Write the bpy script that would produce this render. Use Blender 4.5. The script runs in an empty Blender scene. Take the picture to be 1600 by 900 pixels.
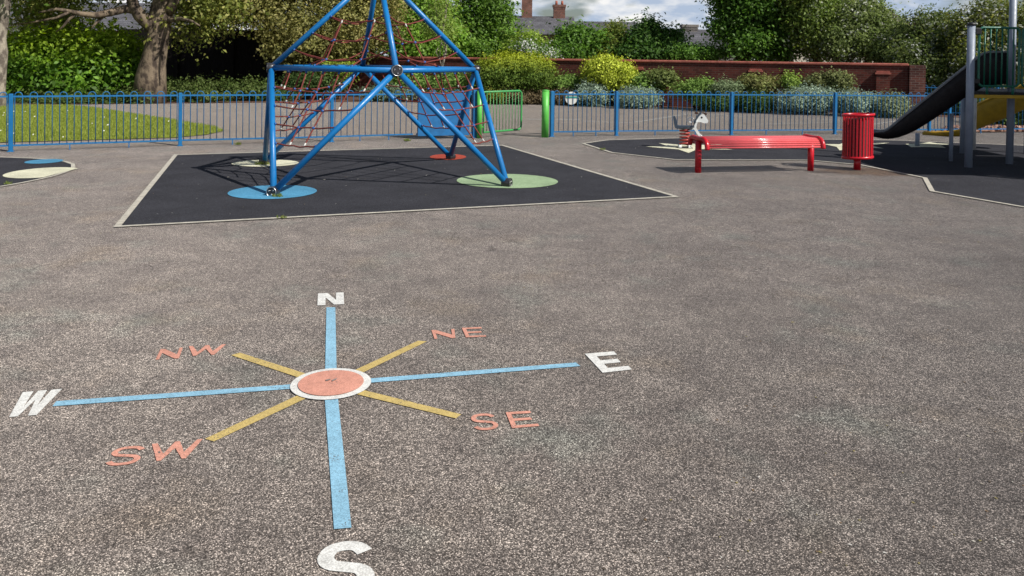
import bpy, math, random
import numpy as np
from mathutils import Vector, Matrix

C = bpy.context.scene.collection
R = math.radians
rng = random.Random(7)

# ------------------------------------------------------------------ camera, sky, sun, exposure
F, CY, TH, ROLL, CH = 1273.86, 112.0, 0.0154, 0.0144, 1.6      # focal length and horizon fitted to the painted compass
cam_data = bpy.data.cameras.new('camera')
cam = bpy.data.objects.new('camera', cam_data)
C.objects.link(cam)
c_, s_, cr_, sr_ = math.cos(TH), math.sin(TH), math.cos(ROLL), math.sin(ROLL)
xa = Vector((cr_, sr_ * s_, sr_ * c_)); ya = Vector((-sr_, cr_ * s_, cr_ * c_)); za = Vector((0, -c_, s_))
m = Matrix((xa, ya, za)).transposed().to_4x4(); m.translation = (0, 0, CH)
cam.matrix_world = m
cam_data.sensor_width = 36
cam_data.lens = F / 1600 * 36
cam_data.shift_y = -(450 - CY) / 1600
cam_data.clip_start = 0.05
cam_data.clip_end = 5000
cam_data.dof.use_dof = True
cam_data.dof.focus_distance = 4.2
cam_data.dof.aperture_fstop = 9
bpy.context.scene.camera = cam

SUN_DIR = Vector((0.89, -0.60, 1.0)).normalized()               # towards the sun
elev = math.asin(SUN_DIR.z)
world = bpy.data.worlds.new('World'); bpy.context.scene.world = world
world.use_nodes = True
wn = world.node_tree; wn.nodes.clear()
def N(t, ty, **k):
    n = t.nodes.new(ty)
    for a, v in k.items(): setattr(n, a, v)
    return n
wo = N(wn, 'ShaderNodeOutputWorld'); bg = N(wn, 'ShaderNodeBackground')
sky = N(wn, 'ShaderNodeTexSky', sky_type='NISHITA', sun_disc=False)
sky.sun_elevation = elev
sky.sun_rotation = math.atan2(SUN_DIR.x, SUN_DIR.y)
sky.air_density = 1.0; sky.dust_density = 1.0; sky.ozone_density = 1.2
tcw = N(wn, 'ShaderNodeTexCoord')
mp = N(wn, 'ShaderNodeMapping'); mp.inputs['Scale'].default_value = (8, 8, 22)
nz = N(wn, 'ShaderNodeTexNoise'); nz.inputs['Scale'].default_value = 1.0; nz.inputs['Detail'].default_value = 7; nz.inputs['Roughness'].default_value = .55
rp = N(wn, 'ShaderNodeValToRGB'); rp.color_ramp.elements[0].position = .36; rp.color_ramp.elements[1].position = .48
nz2 = N(wn, 'ShaderNodeTexNoise'); nz2.inputs['Scale'].default_value = 2.2; nz2.inputs['Detail'].default_value = 6
rp2 = N(wn, 'ShaderNodeValToRGB')
rp2.color_ramp.elements[0].position = .43; rp2.color_ramp.elements[0].color = (7.4, 9.0, 11.6, 1)
rp2.color_ramp.elements[1].position = .64; rp2.color_ramp.elements[1].color = (16.0, 15.9, 15.7, 1)
mxw = N(wn, 'ShaderNodeMix', data_type='RGBA')
wn.links.new(tcw.outputs['Generated'], mp.inputs['Vector'])
wn.links.new(mp.outputs[0], nz.inputs['Vector']); wn.links.new(mp.outputs[0], nz2.inputs['Vector'])
wn.links.new(nz.outputs[0], rp.inputs[0]); wn.links.new(nz2.outputs[0], rp2.inputs[0])
szw = N(wn, 'ShaderNodeSeparateXYZ'); wn.links.new(tcw.outputs['Generated'], szw.inputs[0])
mrw = N(wn, 'ShaderNodeMapRange'); mrw.inputs['From Min'].default_value = .22; mrw.inputs['From Max'].default_value = .45; mrw.inputs['To Min'].default_value = 1; mrw.inputs['To Max'].default_value = .08
wn.links.new(szw.outputs[2], mrw.inputs[0]); mmw = N(wn, 'ShaderNodeMath', operation='MULTIPLY'); wn.links.new(rp.outputs[0], mmw.inputs[0]); wn.links.new(mrw.outputs[0], mmw.inputs[1])
wn.links.new(mmw.outputs[0], mxw.inputs[0]); wn.links.new(sky.outputs[0], mxw.inputs[6]); wn.links.new(rp2.outputs[0], mxw.inputs[7])
wn.links.new(mxw.outputs[2], bg.inputs['Color'])
bg.inputs['Strength'].default_value = 0.05
wn.links.new(bg.outputs[0], wo.inputs[0])

sd = bpy.data.lights.new('sun', 'SUN'); sd.energy = 5.0; sd.angle = R(.5); sd.color = (1.0, .95, .87)
sun = bpy.data.objects.new('sun', sd); C.objects.link(sun)
sun.rotation_euler = SUN_DIR.to_track_quat('Z', 'Y').to_euler()
vs = bpy.context.scene.view_settings
vs.view_transform = 'Standard'; vs.look = 'None'; vs.gamma = 1; vs.exposure = 0.25; vs.use_curve_mapping = False
cy = bpy.context.scene.cycles
cy.max_bounces = 5; cy.diffuse_bounces = 2; cy.glossy_bounces = 2; cy.transmission_bounces = 3; cy.transparent_max_bounces = 4

# ------------------------------------------------------------------ places
def ray(u, v):
    a, b = u - 800, v - CY
    x, y = (a * cr_ + b * sr_) / F, (-a * sr_ + b * cr_) / F
    return x, c_ - y * s_, -(s_ + y * c_)
def G(u, v, z=0.0):                       # ground point seen at a photo position
    x, dy, dz = ray(u, v); t = (z - CH) / dz
    return Vector((x * t, dy * t, z))
def A(u, v, Y):                           # point at distance Y
    x, dy, dz = ray(u, v); t = Y / dy
    return Vector((x * t, Y, CH + dz * t))

# ------------------------------------------------------------------ mesh helpers
class MB:
    def __init__(s): s.v = []; s.f = []; s.sm = []
    def add(s, vs_, fs, smooth=False):
        b = len(s.v); s.v += [tuple(p) for p in vs_]; s.f += [tuple(i + b for i in f) for f in fs]; s.sm += [smooth] * len(fs); return s
    def box(s, c, d, rz=0, rot=None):
        hx, hy, hz = d[0] / 2, d[1] / 2, d[2] / 2
        M = rot if rot is not None else Matrix.Rotation(rz, 3, 'Z')
        P = [Vector(c) + M @ Vector((x * hx, y * hy, z * hz)) for z in (-1, 1) for x, y in ((-1, -1), (1, -1), (1, 1), (-1, 1))]
        return s.add(P, [(3, 2, 1, 0), (4, 5, 6, 7), (0, 1, 5, 4), (1, 2, 6, 5), (2, 3, 7, 6), (3, 0, 4, 7)])
    def bbox(s, c, d, rz=0, bev=.01):     # box with chamfered edges (hull of three inset boxes, built as stacked rings)
        hx, hy, hz = d[0] / 2, d[1] / 2, d[2] / 2; b = min(bev, hx * .9, hy * .9, hz * .9)
        def ring(ix, iy, k, z):
            o = [(-ix + k, -iy), (ix - k, -iy), (ix, -iy + k), (ix, iy - k), (ix - k, iy), (-ix + k, iy), (-ix, iy - k), (-ix, -iy + k)]
            return [(x, y, z) for x, y in o]
        M = Matrix.Rotation(rz, 3, 'Z'); rs = [ring(hx - b, hy - b, b * .3, -hz), ring(hx, hy, b, -hz + b), ring(hx, hy, b, hz - b), ring(hx - b, hy - b, b * .3, hz)]
        P = [Vector(c) + M @ Vector(p) for r_ in rs for p in r_]
        fs = [tuple(reversed(range(8))), tuple(range(24, 32))]
        for k in range(3):
            for i in range(8): j = (i + 1) % 8; fs.append((k * 8 + i, k * 8 + j, k * 8 + 8 + j, k * 8 + 8 + i))
        return s.add(P, fs)
    def tube(s, pts, r, n=10, caps=True, closed=False):
        pts = [Vector(p) for p in pts]; L = len(pts); rr = r if isinstance(r, (list, tuple)) else [r] * L
        T = []
        for i in range(L):
            a = pts[(i - 1) % L] if (closed or i > 0) else pts[i]; b = pts[(i + 1) % L] if (closed or i < L - 1) else pts[i]
            t = (b - a); T.append(t.normalized() if t.length > 1e-9 else Vector((0, 0, 1)))
        ref = Vector((0, 0, 1)) if abs(T[0].z) < .9 else Vector((1, 0, 0))
        nrm = T[0].cross(ref).normalized(); P = []
        for i in range(L):
            nrm = (nrm - T[i] * nrm.dot(T[i])).normalized(); bn = T[i].cross(nrm)
            for k in range(n):
                a = 2 * math.pi * k / n; P.append(pts[i] + (nrm * math.cos(a) + bn * math.sin(a)) * rr[i])
        fs = []
        for i in range(L if closed else L - 1):
            j = (i + 1) % L
            for k in range(n): k2 = (k + 1) % n; fs.append((i * n + k, i * n + k2, j * n + k2, j * n + k))
        s.add(P, fs, True)
        if caps and not closed:
            b = len(s.v) - len(P)
            s.f += [tuple(b + k for k in reversed(range(n))), tuple(b + (L - 1) * n + k for k in range(n))]; s.sm += [False, False]
        return s
    def ball(s, c, r, n=10, sq=(1, 1, 1)):
        P = [(c[0], c[1], c[2] + r * sq[2])]; fs = []; m_ = n // 2
        for i in range(1, m_):
            a = math.pi * i / m_
            for k in range(n): b = 2 * math.pi * k / n; P.append((c[0] + r * sq[0] * math.sin(a) * math.cos(b), c[1] + r * sq[1] * math.sin(a) * math.sin(b), c[2] + r * sq[2] * math.cos(a)))
        P.append((c[0], c[1], c[2] - r * sq[2]))
        for k in range(n): fs.append((0, 1 + k, 1 + (k + 1) % n)); fs.append((len(P) - 1, 1 + (m_ - 2) * n + (k + 1) % n, 1 + (m_ - 2) * n + k))
        for i in range(m_ - 2):
            for k in range(n): k2 = (k + 1) % n; a = 1 + i * n; fs.append((a + k, a + n + k, a + n + k2, a + k2))
        return s.add(P, fs, True)
    def poly(s, pts, z=None):             # flat sheet
        P = [(p[0], p[1], z if z is not None else p[2]) for p in pts]
        ar = sum(P[i][0] * P[(i + 1) % len(P)][1] - P[(i + 1) % len(P)][0] * P[i][1] for i in range(len(P)))
        if ar < 0: P.reverse()
        return s.add(P, [tuple(range(len(P)))])
    def prism(s, outline, O, U, V, W, t): # outline in the plane (U,V) at O, thickness t along W
        O, U, V, W = Vector(O), Vector(U), Vector(V), Vector(W); n = len(outline)
        P = [O + U * a + V * b - W * (t / 2) for a, b in outline] + [O + U * a + V * b + W * (t / 2) for a, b in outline]
        fs = [tuple(reversed(range(n))), tuple(range(n, 2 * n))] + [(i, (i + 1) % n, (i + 1) % n + n, i + n) for i in range(n)]
        return s.add(P, fs)
    def build(s, name, mat, parent=None, loc=(0, 0, 0)):
        me = bpy.data.meshes.new(name); off = Vector(loc)
        me.from_pydata([tuple(Vector(p) - off) for p in s.v], [], s.f); me.polygons.foreach_set('use_smooth', s.sm)
        me.update()
        import bmesh
        if len(s.f) < 20000:
            bm = bmesh.new(); bm.from_mesh(me); bmesh.ops.recalc_face_normals(bm, faces=bm.faces); bm.to_mesh(me); bm.free()
        if mat: me.materials.append(mat)
        o = bpy.data.objects.new(name, me); C.objects.link(o)
        o.location = off
        if parent is not None:
            o.parent = parent
            o.location = off - abs_loc(parent)
        return o
def abs_loc(o):
    v = Vector(o.location)
    while o.parent is not None: o = o.parent; v += o.location
    return v
def flat_up(o):                            # make sure a ground sheet faces up
    me = o.data
    if me.polygons and me.polygons[0].normal.z < 0: me.flip_normals()
    return o
def tag(o, label=None, cat=None, group=None, kind=None):
    if label: o['label'] = label
    if cat: o['category'] = cat
    if group: o['group'] = group
    if kind: o['kind'] = kind
    return o
def thing(name, loc, label, cat, group=None):
    o = bpy.data.objects.new(name, None); o.empty_display_size = .2; C.objects.link(o); o.location = loc
    return tag(o, label, cat, group)
def copy_tree(o, parent=None):
    c = o.copy(); C.objects.link(c); c.parent = parent
    for ch in list(o.children): copy_tree(ch, c)
    return c

# ------------------------------------------------------------------ materials
MATS = {}
def base_mat(name, col=(.5, .5, .5), rough=.6, metal=0, spec=.5):
    mt = bpy.data.materials.new(name); mt.use_nodes = True
    b = mt.node_tree.nodes['Principled BSDF']
    b.inputs['Base Color'].default_value = (*col, 1); b.inputs['Roughness'].default_value = rough
    b.inputs['Metallic'].default_value = metal; b.inputs['Specular IOR Level'].default_value = spec
    return mt, mt.node_tree, b
def noise_col(t, c1, c2, scale, detail=4, lo=.35, hi=.65, coord=None, rough=.6):
    n = N(t, 'ShaderNodeTexNoise'); n.inputs['Scale'].default_value = scale; n.inputs['Detail'].default_value = detail; n.inputs['Roughness'].default_value = rough
    r_ = N(t, 'ShaderNodeValToRGB'); r_.color_ramp.elements[0].position = lo; r_.color_ramp.elements[1].position = hi
    r_.color_ramp.elements[0].color = (*c1, 1); r_.color_ramp.elements[1].color = (*c2, 1)
    if coord: t.links.new(coord, n.inputs['Vector'])
    t.links.new(n.outputs[0], r_.inputs[0]); return n, r_
def mixc(t, a, b, fac, mode='MIX'):
    x = N(t, 'ShaderNodeMix', data_type='RGBA', blend_type=mode)
    if isinstance(fac, (int, float)): x.inputs[0].default_value = fac
    else: t.links.new(fac, x.inputs[0])
    for i, s in ((6, a), (7, b)):
        if isinstance(s, tuple): x.inputs[i].default_value = (*s, 1)
        else: t.links.new(s, x.inputs[i])
    return x.outputs[2]
def geo(t): return N(t, 'ShaderNodeNewGeometry').outputs['Position']
def bump(t, b, h, strength=.3, dist=.01):
    bp = N(t, 'ShaderNodeBump'); bp.inputs['Strength'].default_value = strength; bp.inputs['Distance'].default_value = dist
    t.links.new(h, bp.inputs['Height']); t.links.new(bp.outputs[0], b.inputs['Normal']); return bp

def worn_paint(name, c, dark=.75, rough=.35, scale=9, spec=.5, chips=None):
    mt, t, b = base_mat(name, c, rough, spec=spec)
    g = geo(t)
    _, r1 = noise_col(t, tuple(x * dark for x in c), c, scale, 6, .3, .6, g)
    out = r1.outputs[0]
    if chips:
        _, r2 = noise_col(t, (0, 0, 0), (1, 1, 1), 60, 5, .66, .70, g)
        out = mixc(t, out, chips, r2.outputs[0])
    t.links.new(out, b.inputs['Base Color'])
    n, r3 = noise_col(t, (rough * .8,) * 3, (min(1, rough * 1.5),) * 3, 25, 4, .3, .7, g)
    t.links.new(r3.outputs[0], b.inputs['Roughness'])
    bump(t, b, n.outputs[0], .08, .003)
    return mt

def asphalt_mat(name, dark, light, tintA, tintB, stains=()):
    mt, t, b = base_mat(name, rough=.9, spec=.15)
    b.inputs['Diffuse Roughness'].default_value = 1.0
    b.inputs['Sheen Weight'].default_value = .42; b.inputs['Sheen Roughness'].default_value = .3; b.inputs['Sheen Tint'].default_value = (.95, .87, .80, 1)   # sheen put in to brighten asphalt seen at grazing angles
    g = geo(t)
    vo = N(t, 'ShaderNodeTexVoronoi'); vo.inputs['Scale'].default_value = 255; t.links.new(g, vo.inputs['Vector'])
    sep = N(t, 'ShaderNodeSeparateColor'); t.links.new(vo.outputs['Color'], sep.inputs[0])
    rr = N(t, 'ShaderNodeValToRGB'); e = rr.color_ramp.elements
    e[0].position = 0; e[0].color = (*dark, 1); e[1].position = 1; e[1].color = (*light, 1)
    k = e.new(.5); k.color = tuple(d * .90 + l * .10 for d, l in zip(dark, light)) + (1,)
    k = e.new(.8); k.color = tuple(d * .62 + l * .38 for d, l in zip(dark, light)) + (1,)
    t.links.new(sep.outputs[0], rr.inputs[0])
    # dark binder between the stones
    rd = N(t, 'ShaderNodeValToRGB'); rd.color_ramp.elements[0].position = .35; rd.color_ramp.elements[1].position = .75
    rd.color_ramp.elements[0].color = (1, 1, 1, 1); rd.color_ramp.elements[1].color = (.35, .33, .32, 1)
    sc = N(t, 'ShaderNodeMath', operation='MULTIPLY'); sc.inputs[1].default_value = 1.0
    t.links.new(vo.outputs['Distance'], sc.inputs[0]); t.links.new(sc.outputs[0], rd.inputs[0])
    col = mixc(t, rr.outputs[0], rd.outputs[0], 1.0, 'MULTIPLY')
    _, l1 = noise_col(t, tintA, tintB, .55, 5, .3, .7, g, .65)
    col = mixc(t, col, l1.outputs[0], 1.0, 'MULTIPLY')
    _, l2 = noise_col(t, (.76, .74, .74), (1.22, 1.21, 1.18), 3.5, 9, .3, .7, g, .6)
    col = mixc(t, col, l2.outputs[0], 1.0, 'MULTIPLY')
    _, l5 = noise_col(t, (.66, .66, .66), (1.36, 1.36, 1.36), 26, 7, .3, .7, g, .75)
    col = mixc(t, col, l5.outputs[0], 1.0, 'MULTIPLY')
    _, l6 = noise_col(t, (1, 1, 1), (1.5, 1.48, 1.45), 40, 2, .70, .76, g)
    col = mixc(t, col, l6.outputs[0], 1.0, 'MULTIPLY')
    _, l7 = noise_col(t, (.82, .82, .82), (1.18, 1.18, 1.18), 9, 8, .35, .65, g, .8)
    col = mixc(t, col, l7.outputs[0], 1.0, 'MULTIPLY')
    # greenish and rusty age patches
    _, l3 = noise_col(t, (1, 1, 1), (1.07, 1.02, .93), 1.3, 3, .55, .72, g)
    col = mixc(t, col, l3.outputs[0], 1.0, 'MULTIPLY')
    mpp = N(t, 'ShaderNodeMapping'); mpp.inputs['Location'].default_value = (7, 3, 0); t.links.new(g, mpp.inputs[0])
    _, l4 = noise_col(t, (1, 1, 1), (.93, 1.05, 1.04), 1.6, 3, .55, .72, mpp.outputs[0])
    col = mixc(t, col, l4.outputs[0], 1.0, 'MULTIPLY')
    # hairline cracks
    dn = N(t, 'ShaderNodeTexNoise'); dn.inputs['Scale'].default_value = 2.2; dn.inputs['Detail'].default_value = 6; t.links.new(g, dn.inputs['Vector'])
    dm = N(t, 'ShaderNodeMix', data_type='RGBA', blend_type='LINEAR_LIGHT'); dm.inputs[0].default_value = .45; t.links.new(g, dm.inputs[6]); t.links.new(dn.outputs['Color'], dm.inputs[7])
    vc = N(t, 'ShaderNodeTexVoronoi', feature='DISTANCE_TO_EDGE'); vc.inputs['Scale'].default_value = .42; t.links.new(dm.outputs[2], vc.inputs['Vector'])
    rc_ = N(t, 'ShaderNodeValToRGB'); rc_.color_ramp.elements[0].position = .0012; rc_.color_ramp.elements[1].position = .0035; rc_.color_ramp.elements[0].color = (.45, .43, .42, 1); rc_.color_ramp.elements[1].color = (1, 1, 1, 1)
    t.links.new(vc.outputs['Distance'], rc_.inputs[0])
    _, cm_ = noise_col(t, (0, 0, 0), (1, 1, 1), .9, 3, .50, .56, g)
    col = mixc(t, col, mixc(t, col, rc_.outputs[0], 1.0, 'MULTIPLY'), cm_.outputs[0])
    for (sx, sy, rx, ry, sc_, f) in stains:
        m2 = N(t, 'ShaderNodeMapping', vector_type='TEXTURE'); m2.inputs['Location'].default_value = (sx, sy, 0); m2.inputs['Scale'].default_value = (rx, ry, 1)
        t.links.new(g, m2.inputs[0])
        ln = N(t, 'ShaderNodeVectorMath', operation='LENGTH'); t.links.new(m2.outputs[0], ln.inputs[0])
        nn = N(t, 'ShaderNodeTexNoise'); nn.inputs['Scale'].default_value = 4; nn.inputs['Detail'].default_value = 5; t.links.new(g, nn.inputs['Vector'])
        ad = N(t, 'ShaderNodeMath', operation='ADD'); t.links.new(ln.outputs['Value'], ad.inputs[0]); t.links.new(nn.outputs[0], ad.inputs[1])
        r5 = N(t, 'ShaderNodeValToRGB'); r5.color_ramp.elements[0].position = .75; r5.color_ramp.elements[1].position = 1.0
        hd = N(t, 'ShaderNodeMath', operation='MULTIPLY'); hd.inputs[1].default_value = .66; t.links.new(ad.outputs[0], hd.inputs[0])
        r5.color_ramp.elements[0].color = (f, f, f, 1); r5.color_ramp.elements[1].color = (0, 0, 0, 1)
        t.links.new(hd.outputs[0], r5.inputs[0])
        col = mixc(t, col, sc_, r5.outputs[0], 'MULTIPLY')
    t.links.new(col, b.inputs['Base Color'])
    inv = N(t, 'ShaderNodeMath', operation='MULTIPLY'); inv.inputs[1].default_value = -1
    t.links.new(vo.outputs['Distance'], inv.inputs[0])
    bump(t, b, inv.outputs[0], .55, .004)
    return mt

M = {}
M['asphalt'] = asphalt_mat('asphalt', (.038, .034, .033), (.66, .61, .57), (.80, .77, .765), (1.34, 1.30, 1.27),
    stains=[(5.55, 12.15, 1.15, .55, (.66, .45, .28), 1.0), (5.22, 12.33, .22, .2, (.5, .36, .25), 1), (4.6, 12.0, .3, .15, (.35, .3, .28), 1)])
M['court'] = asphalt_mat('court_asphalt', (.10, .09, .085), (.60, .55, .50), (.9, .86, .83), (1.15, 1.1, 1.05))

def rubber(name, c1, c2, sc=160, rough=.95, spec=.08):
    mt, t, b = base_mat(name, rough=rough, spec=spec); g = geo(t)
    vo = N(t, 'ShaderNodeTexVoronoi'); vo.inputs['Scale'].default_value = sc; t.links.new(g, vo.inputs['Vector'])
    sep = N(t, 'ShaderNodeSeparateColor'); t.links.new(vo.outputs['Color'], sep.inputs[0])
    col = mixc(t, c1, c2, sep.outputs[0])
    _, l = noise_col(t, (.8, .8, .8), (1.2, 1.2, 1.2), 1.7, 6, .3, .7, g, .65)
    col = mixc(t, col, l.outputs[0], 1.0, 'MULTIPLY')
    _, d = noise_col(t, (0, 0, 0), (1, 1, 1), 14, 6, .72, .8, g)
    col = mixc(t, col, tuple(min(1, x * 1.6 + .04) for x in c2), d.outputs[0])
    t.links.new(col, b.inputs['Base Color'])
    bump(t, b, vo.outputs['Distance'], .35, .003)
    return mt
M['rubber'] = rubber('black_rubber_surfacing', (.018, .018, .022), (.056, .057, .067))
M['rub_blue'] = rubber('blue_rubber', (.05, .19, .33), (.10, .30, .46))
M['rub_green'] = rubber('green_rubber', (.19, .28, .16), (.33, .43, .27))
M['rub_cream'] = rubber('cream_rubber', (.45, .44, .32), (.68, .67, .52))
M['rub_red'] = rubber('red_rubber', (.25, .04, .03), (.40, .08, .05))

def line_paint(name, c, wear=.66):
    mt, t, b = base_mat(name, c, .55, spec=.4); g = geo(t)
    vo = N(t, 'ShaderNodeTexVoronoi'); vo.inputs['Scale'].default_value = 200; t.links.new(g, vo.inputs['Vector'])
    _, l = noise_col(t, tuple(x * .8 for x in c), c, 22, 6, .3, .6, g)
    _, l2 = noise_col(t, (.88, .88, .88), (1.05, 1.05, 1.05), 2.5, 4, .3, .7, g)
    col = mixc(t, l.outputs[0], l2.outputs[0], 1.0, 'MULTIPLY')
    # stones worn through the film
    sep = N(t, 'ShaderNodeSeparateColor'); t.links.new(vo.outputs['Color'], sep.inputs[0])
    col = mixc(t, mixc(t, (.78, .78, .78), (1.08, 1.08, 1.08), sep.outputs[2]), col, 1.0, 'MULTIPLY')
    rdp = N(t, 'ShaderNodeValToRGB'); rdp.color_ramp.elements[0].position = .45; rdp.color_ramp.elements[1].position = .8; rdp.color_ramp.elements[0].color = (1, 1, 1, 1); rdp.color_ramp.elements[1].color = (.80, .79, .78, 1); t.links.new(vo.outputs['Distance'], rdp.inputs[0])
    col = mixc(t, col, rdp.outputs[0], 1.0, 'MULTIPLY')
    n2, _r = noise_col(t, (0, 0, 0), (1, 1, 1), 7, 5, .3, .7, g)
    mu = N(t, 'ShaderNodeMath', operation='MULTIPLY'); t.links.new(sep.outputs[1], mu.inputs[0]); t.links.new(n2.outputs[0], mu.inputs[1])
    r_ = N(t, 'ShaderNodeValToRGB'); r_.color_ramp.elements[0].position = wear * .8; r_.color_ramp.elements[1].position = wear * .8 + .04
    t.links.new(mu.outputs[0], r_.inputs[0])
    col = mixc(t, col, (.12, .11, .10), r_.outputs[0])
    t.links.new(col, b.inputs['Base Color'])
    bump(t, b, vo.outputs['Distance'], -.6, .004)
    return mt
M['p_blue'] = line_paint('light_blue_line_paint', (.30, .56, .74), .68)
M['p_white'] = line_paint('white_line_paint', (.80, .80, .77), .8)
M['p_yellow'] = line_paint('ochre_line_paint', (.62, .47, .17), .66)
M['p_coral'] = line_paint('coral_line_paint', (.74, .35, .26), .66)
M['p_faded'] = line_paint('faded_white_line_paint', (.62, .61, .58), .5)

def concrete(name, c):
    mt, t, b = base_mat(name, c, .85, spec=.3); g = geo(t)
    n, l = noise_col(t, tuple(x * .65 for x in c), c, 12, 8, .3, .62, g)
    _, l2 = noise_col(t, (.75, .75, .7), (1.1, 1.1, 1.1), 90, 3, .3, .6, g)
    t.links.new(mixc(t, l.outputs[0], l2.outputs[0], 1.0, 'MULTIPLY'), b.inputs['Base Color']); bump(t, b, n.outputs[0], .3, .004); return mt
M['kerb'] = concrete('pale_concrete_edging', (.50, .47, .41))

M['red_pale'] = worn_paint('bleached_highlight_red_paint', (.68, .11, .12), .85, .20, 5, .7)  # paler red: bleaching, and gloss highlights put into the colour
M['blue'] = worn_paint('blue_gloss_paint', (.005, .150, .41), .92, .33, 4)
M['fence_blue'] = worn_paint('fence_blue_paint', (.005, .135, .34), .85, .45, spec=.5)
M['panel_blue'] = worn_paint('blue_panel_paint', (.008, .13, .34), .75, .5, chips=(.02, .05, .12))
M['green'] = worn_paint('bright_green_paint', (.10, .46, .07), .85, .35)
M['gate_green'] = worn_paint('mid_green_paint', (.05, .31, .085), .85, .4)
M['dgreen'] = worn_paint('dark_green_paint', (.006, .12, .075), .8, .35)
M['red'] = worn_paint('red_gloss_paint', (.52, .010, .022), .93, .28, 4)
M['grey_post'] = worn_paint('grey_post_paint', (.24, .28, .35), .85, .4)
M['white_metal'] = worn_paint('white_metal_paint', (.62, .62, .60), .8, .45)
M['black_plastic'] = worn_paint('black_plastic', (.012, .012, .014), .7, .4)
M['slide_dark'] = worn_paint('black_slide_plastic', (.010, .008, .009), .6, .5, 9, .3)
M['slide_edge'] = worn_paint('grey_slide_edge', (.16, .17, .18), .7, .4)
M['yellow'] = worn_paint('yellow_plastic', (.48, .29, .012), .75, .45)
M['rope'] = worn_paint('red_rope', (.17, .030, .022), .6, .8, 60)
M['conn'] = worn_paint('blue_plastic_connector', (.01, .09, .32), .8, .35)
M['ferrule'] = worn_paint('white_ferrule', (.55, .55, .52), .85, .4)
M['hubmetal'] = worn_paint('worn_black_hub', (.03, .03, .035), .6, .3)
M['bolt'], _, _ = base_mat('steel_bolt', (.55, .55, .55), .3, 1)
M['spring'] = worn_paint('red_brown_spring', (.42, .05, .04), .7, .4)
M['hr_white'] = worn_paint('white_board', (.82, .84, .82), .85, .45)
M['hr_grey'] = worn_paint('slate_grey_board', (.045, .065, .095), .8, .45)
M['hr_brown'] = worn_paint('dark_brown_board', (.07, .03, .02), .7, .5)
M['eye'], _, _ = base_mat('black_eye_paint', (.01, .01, .01), .3)
M['sign_white'] = worn_paint('pale_sign_face', (.62, .62, .58), .8, .5)
M['sign_teal'] = worn_paint('teal_sign_bar', (.02, .22, .18), .8, .5)
M['deck'] = worn_paint('dark_deck_board', (.03, .03, .03), .6, .7)
M['grey_scuff'] = worn_paint('grey_scuff', (.22, .20, .19), .7, .8)
M['liner'] = worn_paint('dark_bin_liner', (.10, .02, .025), .6, .6)

def brick(name, c1, c2, mortar, scale=1.0):
    mt, t, b = base_mat(name, rough=.9, spec=.2)
    tc = N(t, 'ShaderNodeTexCoord')
    # wall-local coordinates: X along, Z up (object space of the wall, rotated about Z)
    cx = N(t, 'ShaderNodeSeparateXYZ'); t.links.new(tc.outputs['Object'], cx.inputs[0])
    ad = N(t, 'ShaderNodeMath', operation='ADD'); t.links.new(cx.outputs[0], ad.inputs[0]); t.links.new(cx.outputs[1], ad.inputs[1])
    cb = N(t, 'ShaderNodeCombineXYZ'); t.links.new(ad.outputs[0], cb.inputs[0]); t.links.new(cx.outputs[2], cb.inputs[1])
    br = N(t, 'ShaderNodeTexBrick'); br.inputs['Scale'].default_value = scale
    br.inputs['Brick Width'].default_value = .225; br.inputs['Row Height'].default_value = .075; br.inputs['Mortar Size'].default_value = .007
    br.inputs['Color1'].default_value = (*c1, 1); br.inputs['Color2'].default_value = (*c2, 1); br.inputs['Mortar'].default_value = (*mortar, 1)
    t.links.new(cb.outputs[0], br.inputs['Vector'])
    _, l = noise_col(t, (.6, .58, .58), (1.25, 1.2, 1.2), 1.6, 7, .3, .7, tc.outputs['Object'], .65)
    t.links.new(mixc(t, br.outputs[0], l.outputs[0], 1.0, 'MULTIPLY'), b.inputs['Base Color'])
    bump(t, b, br.outputs['Fac'], -.4, .01)
    return mt
M['brick'] = brick('old_dark_red_brick', (.125, .033, .025), (.072, .021, .017), (.11, .075, .06))
M['brick2'] = brick('mixed_pillar_brick', (.16, .06, .045), (.06, .026, .024), (.16, .13, .11))
M['brickchim'] = brick('chimney_brick', (.20, .085, .06), (.13, .06, .045), (.2, .17, .15))
M['coping'] = worn_paint('red_coping_brick', (.40, .13, .10), .6, .9, 7, .2)
M['stone'] = brick('grey_stone_blocks', (.20, .19, .17), (.13, .125, .12), (.24, .23, .21), .5)
def slate(name, c):
    mt, t, b = base_mat(name, rough=.7, spec=.3); tc = N(t, 'ShaderNodeTexCoord')
    sp = N(t, 'ShaderNodeSeparateXYZ'); t.links.new(tc.outputs['Object'], sp.inputs[0])
    cb = N(t, 'ShaderNodeCombineXYZ'); t.links.new(sp.outputs[0], cb.inputs[0]); t.links.new(sp.outputs[2], cb.inputs[1])
    br = N(t, 'ShaderNodeTexBrick'); br.inputs['Scale'].default_value = 1; br.inputs['Brick Width'].default_value = .35; br.inputs['Row Height'].default_value = .16; br.inputs['Mortar Size'].default_value = .012
    br.inputs['Color1'].default_value = (*c, 1); br.inputs['Color2'].default_value = (*[x * .7 for x in c], 1); br.inputs['Mortar'].default_value = (*[x * .4 for x in c], 1)
    t.links.new(cb.outputs[0], br.inputs['Vector'])
    _, l = noise_col(t, (.75, .75, .75), (1.2, 1.2, 1.2), .8, 6, .3, .7, tc.outputs['Object'])
    t.links.new(mixc(t, br.outputs[0], l.outputs[0], 1.0, 'MULTIPLY'), b.inputs['Base Color']); return mt
M['slate'] = slate('grey_slate', (.115, .115, .13))
M['tiles'] = slate('brown_tiles', (.20, .16, .14))
M['render'] = worn_paint('cream_render', (.50, .45, .38), .8, .9, 2, .2)
M['glass'], _, _ = base_mat('dark_window_glass', (.03, .035, .04), .08)
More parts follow.
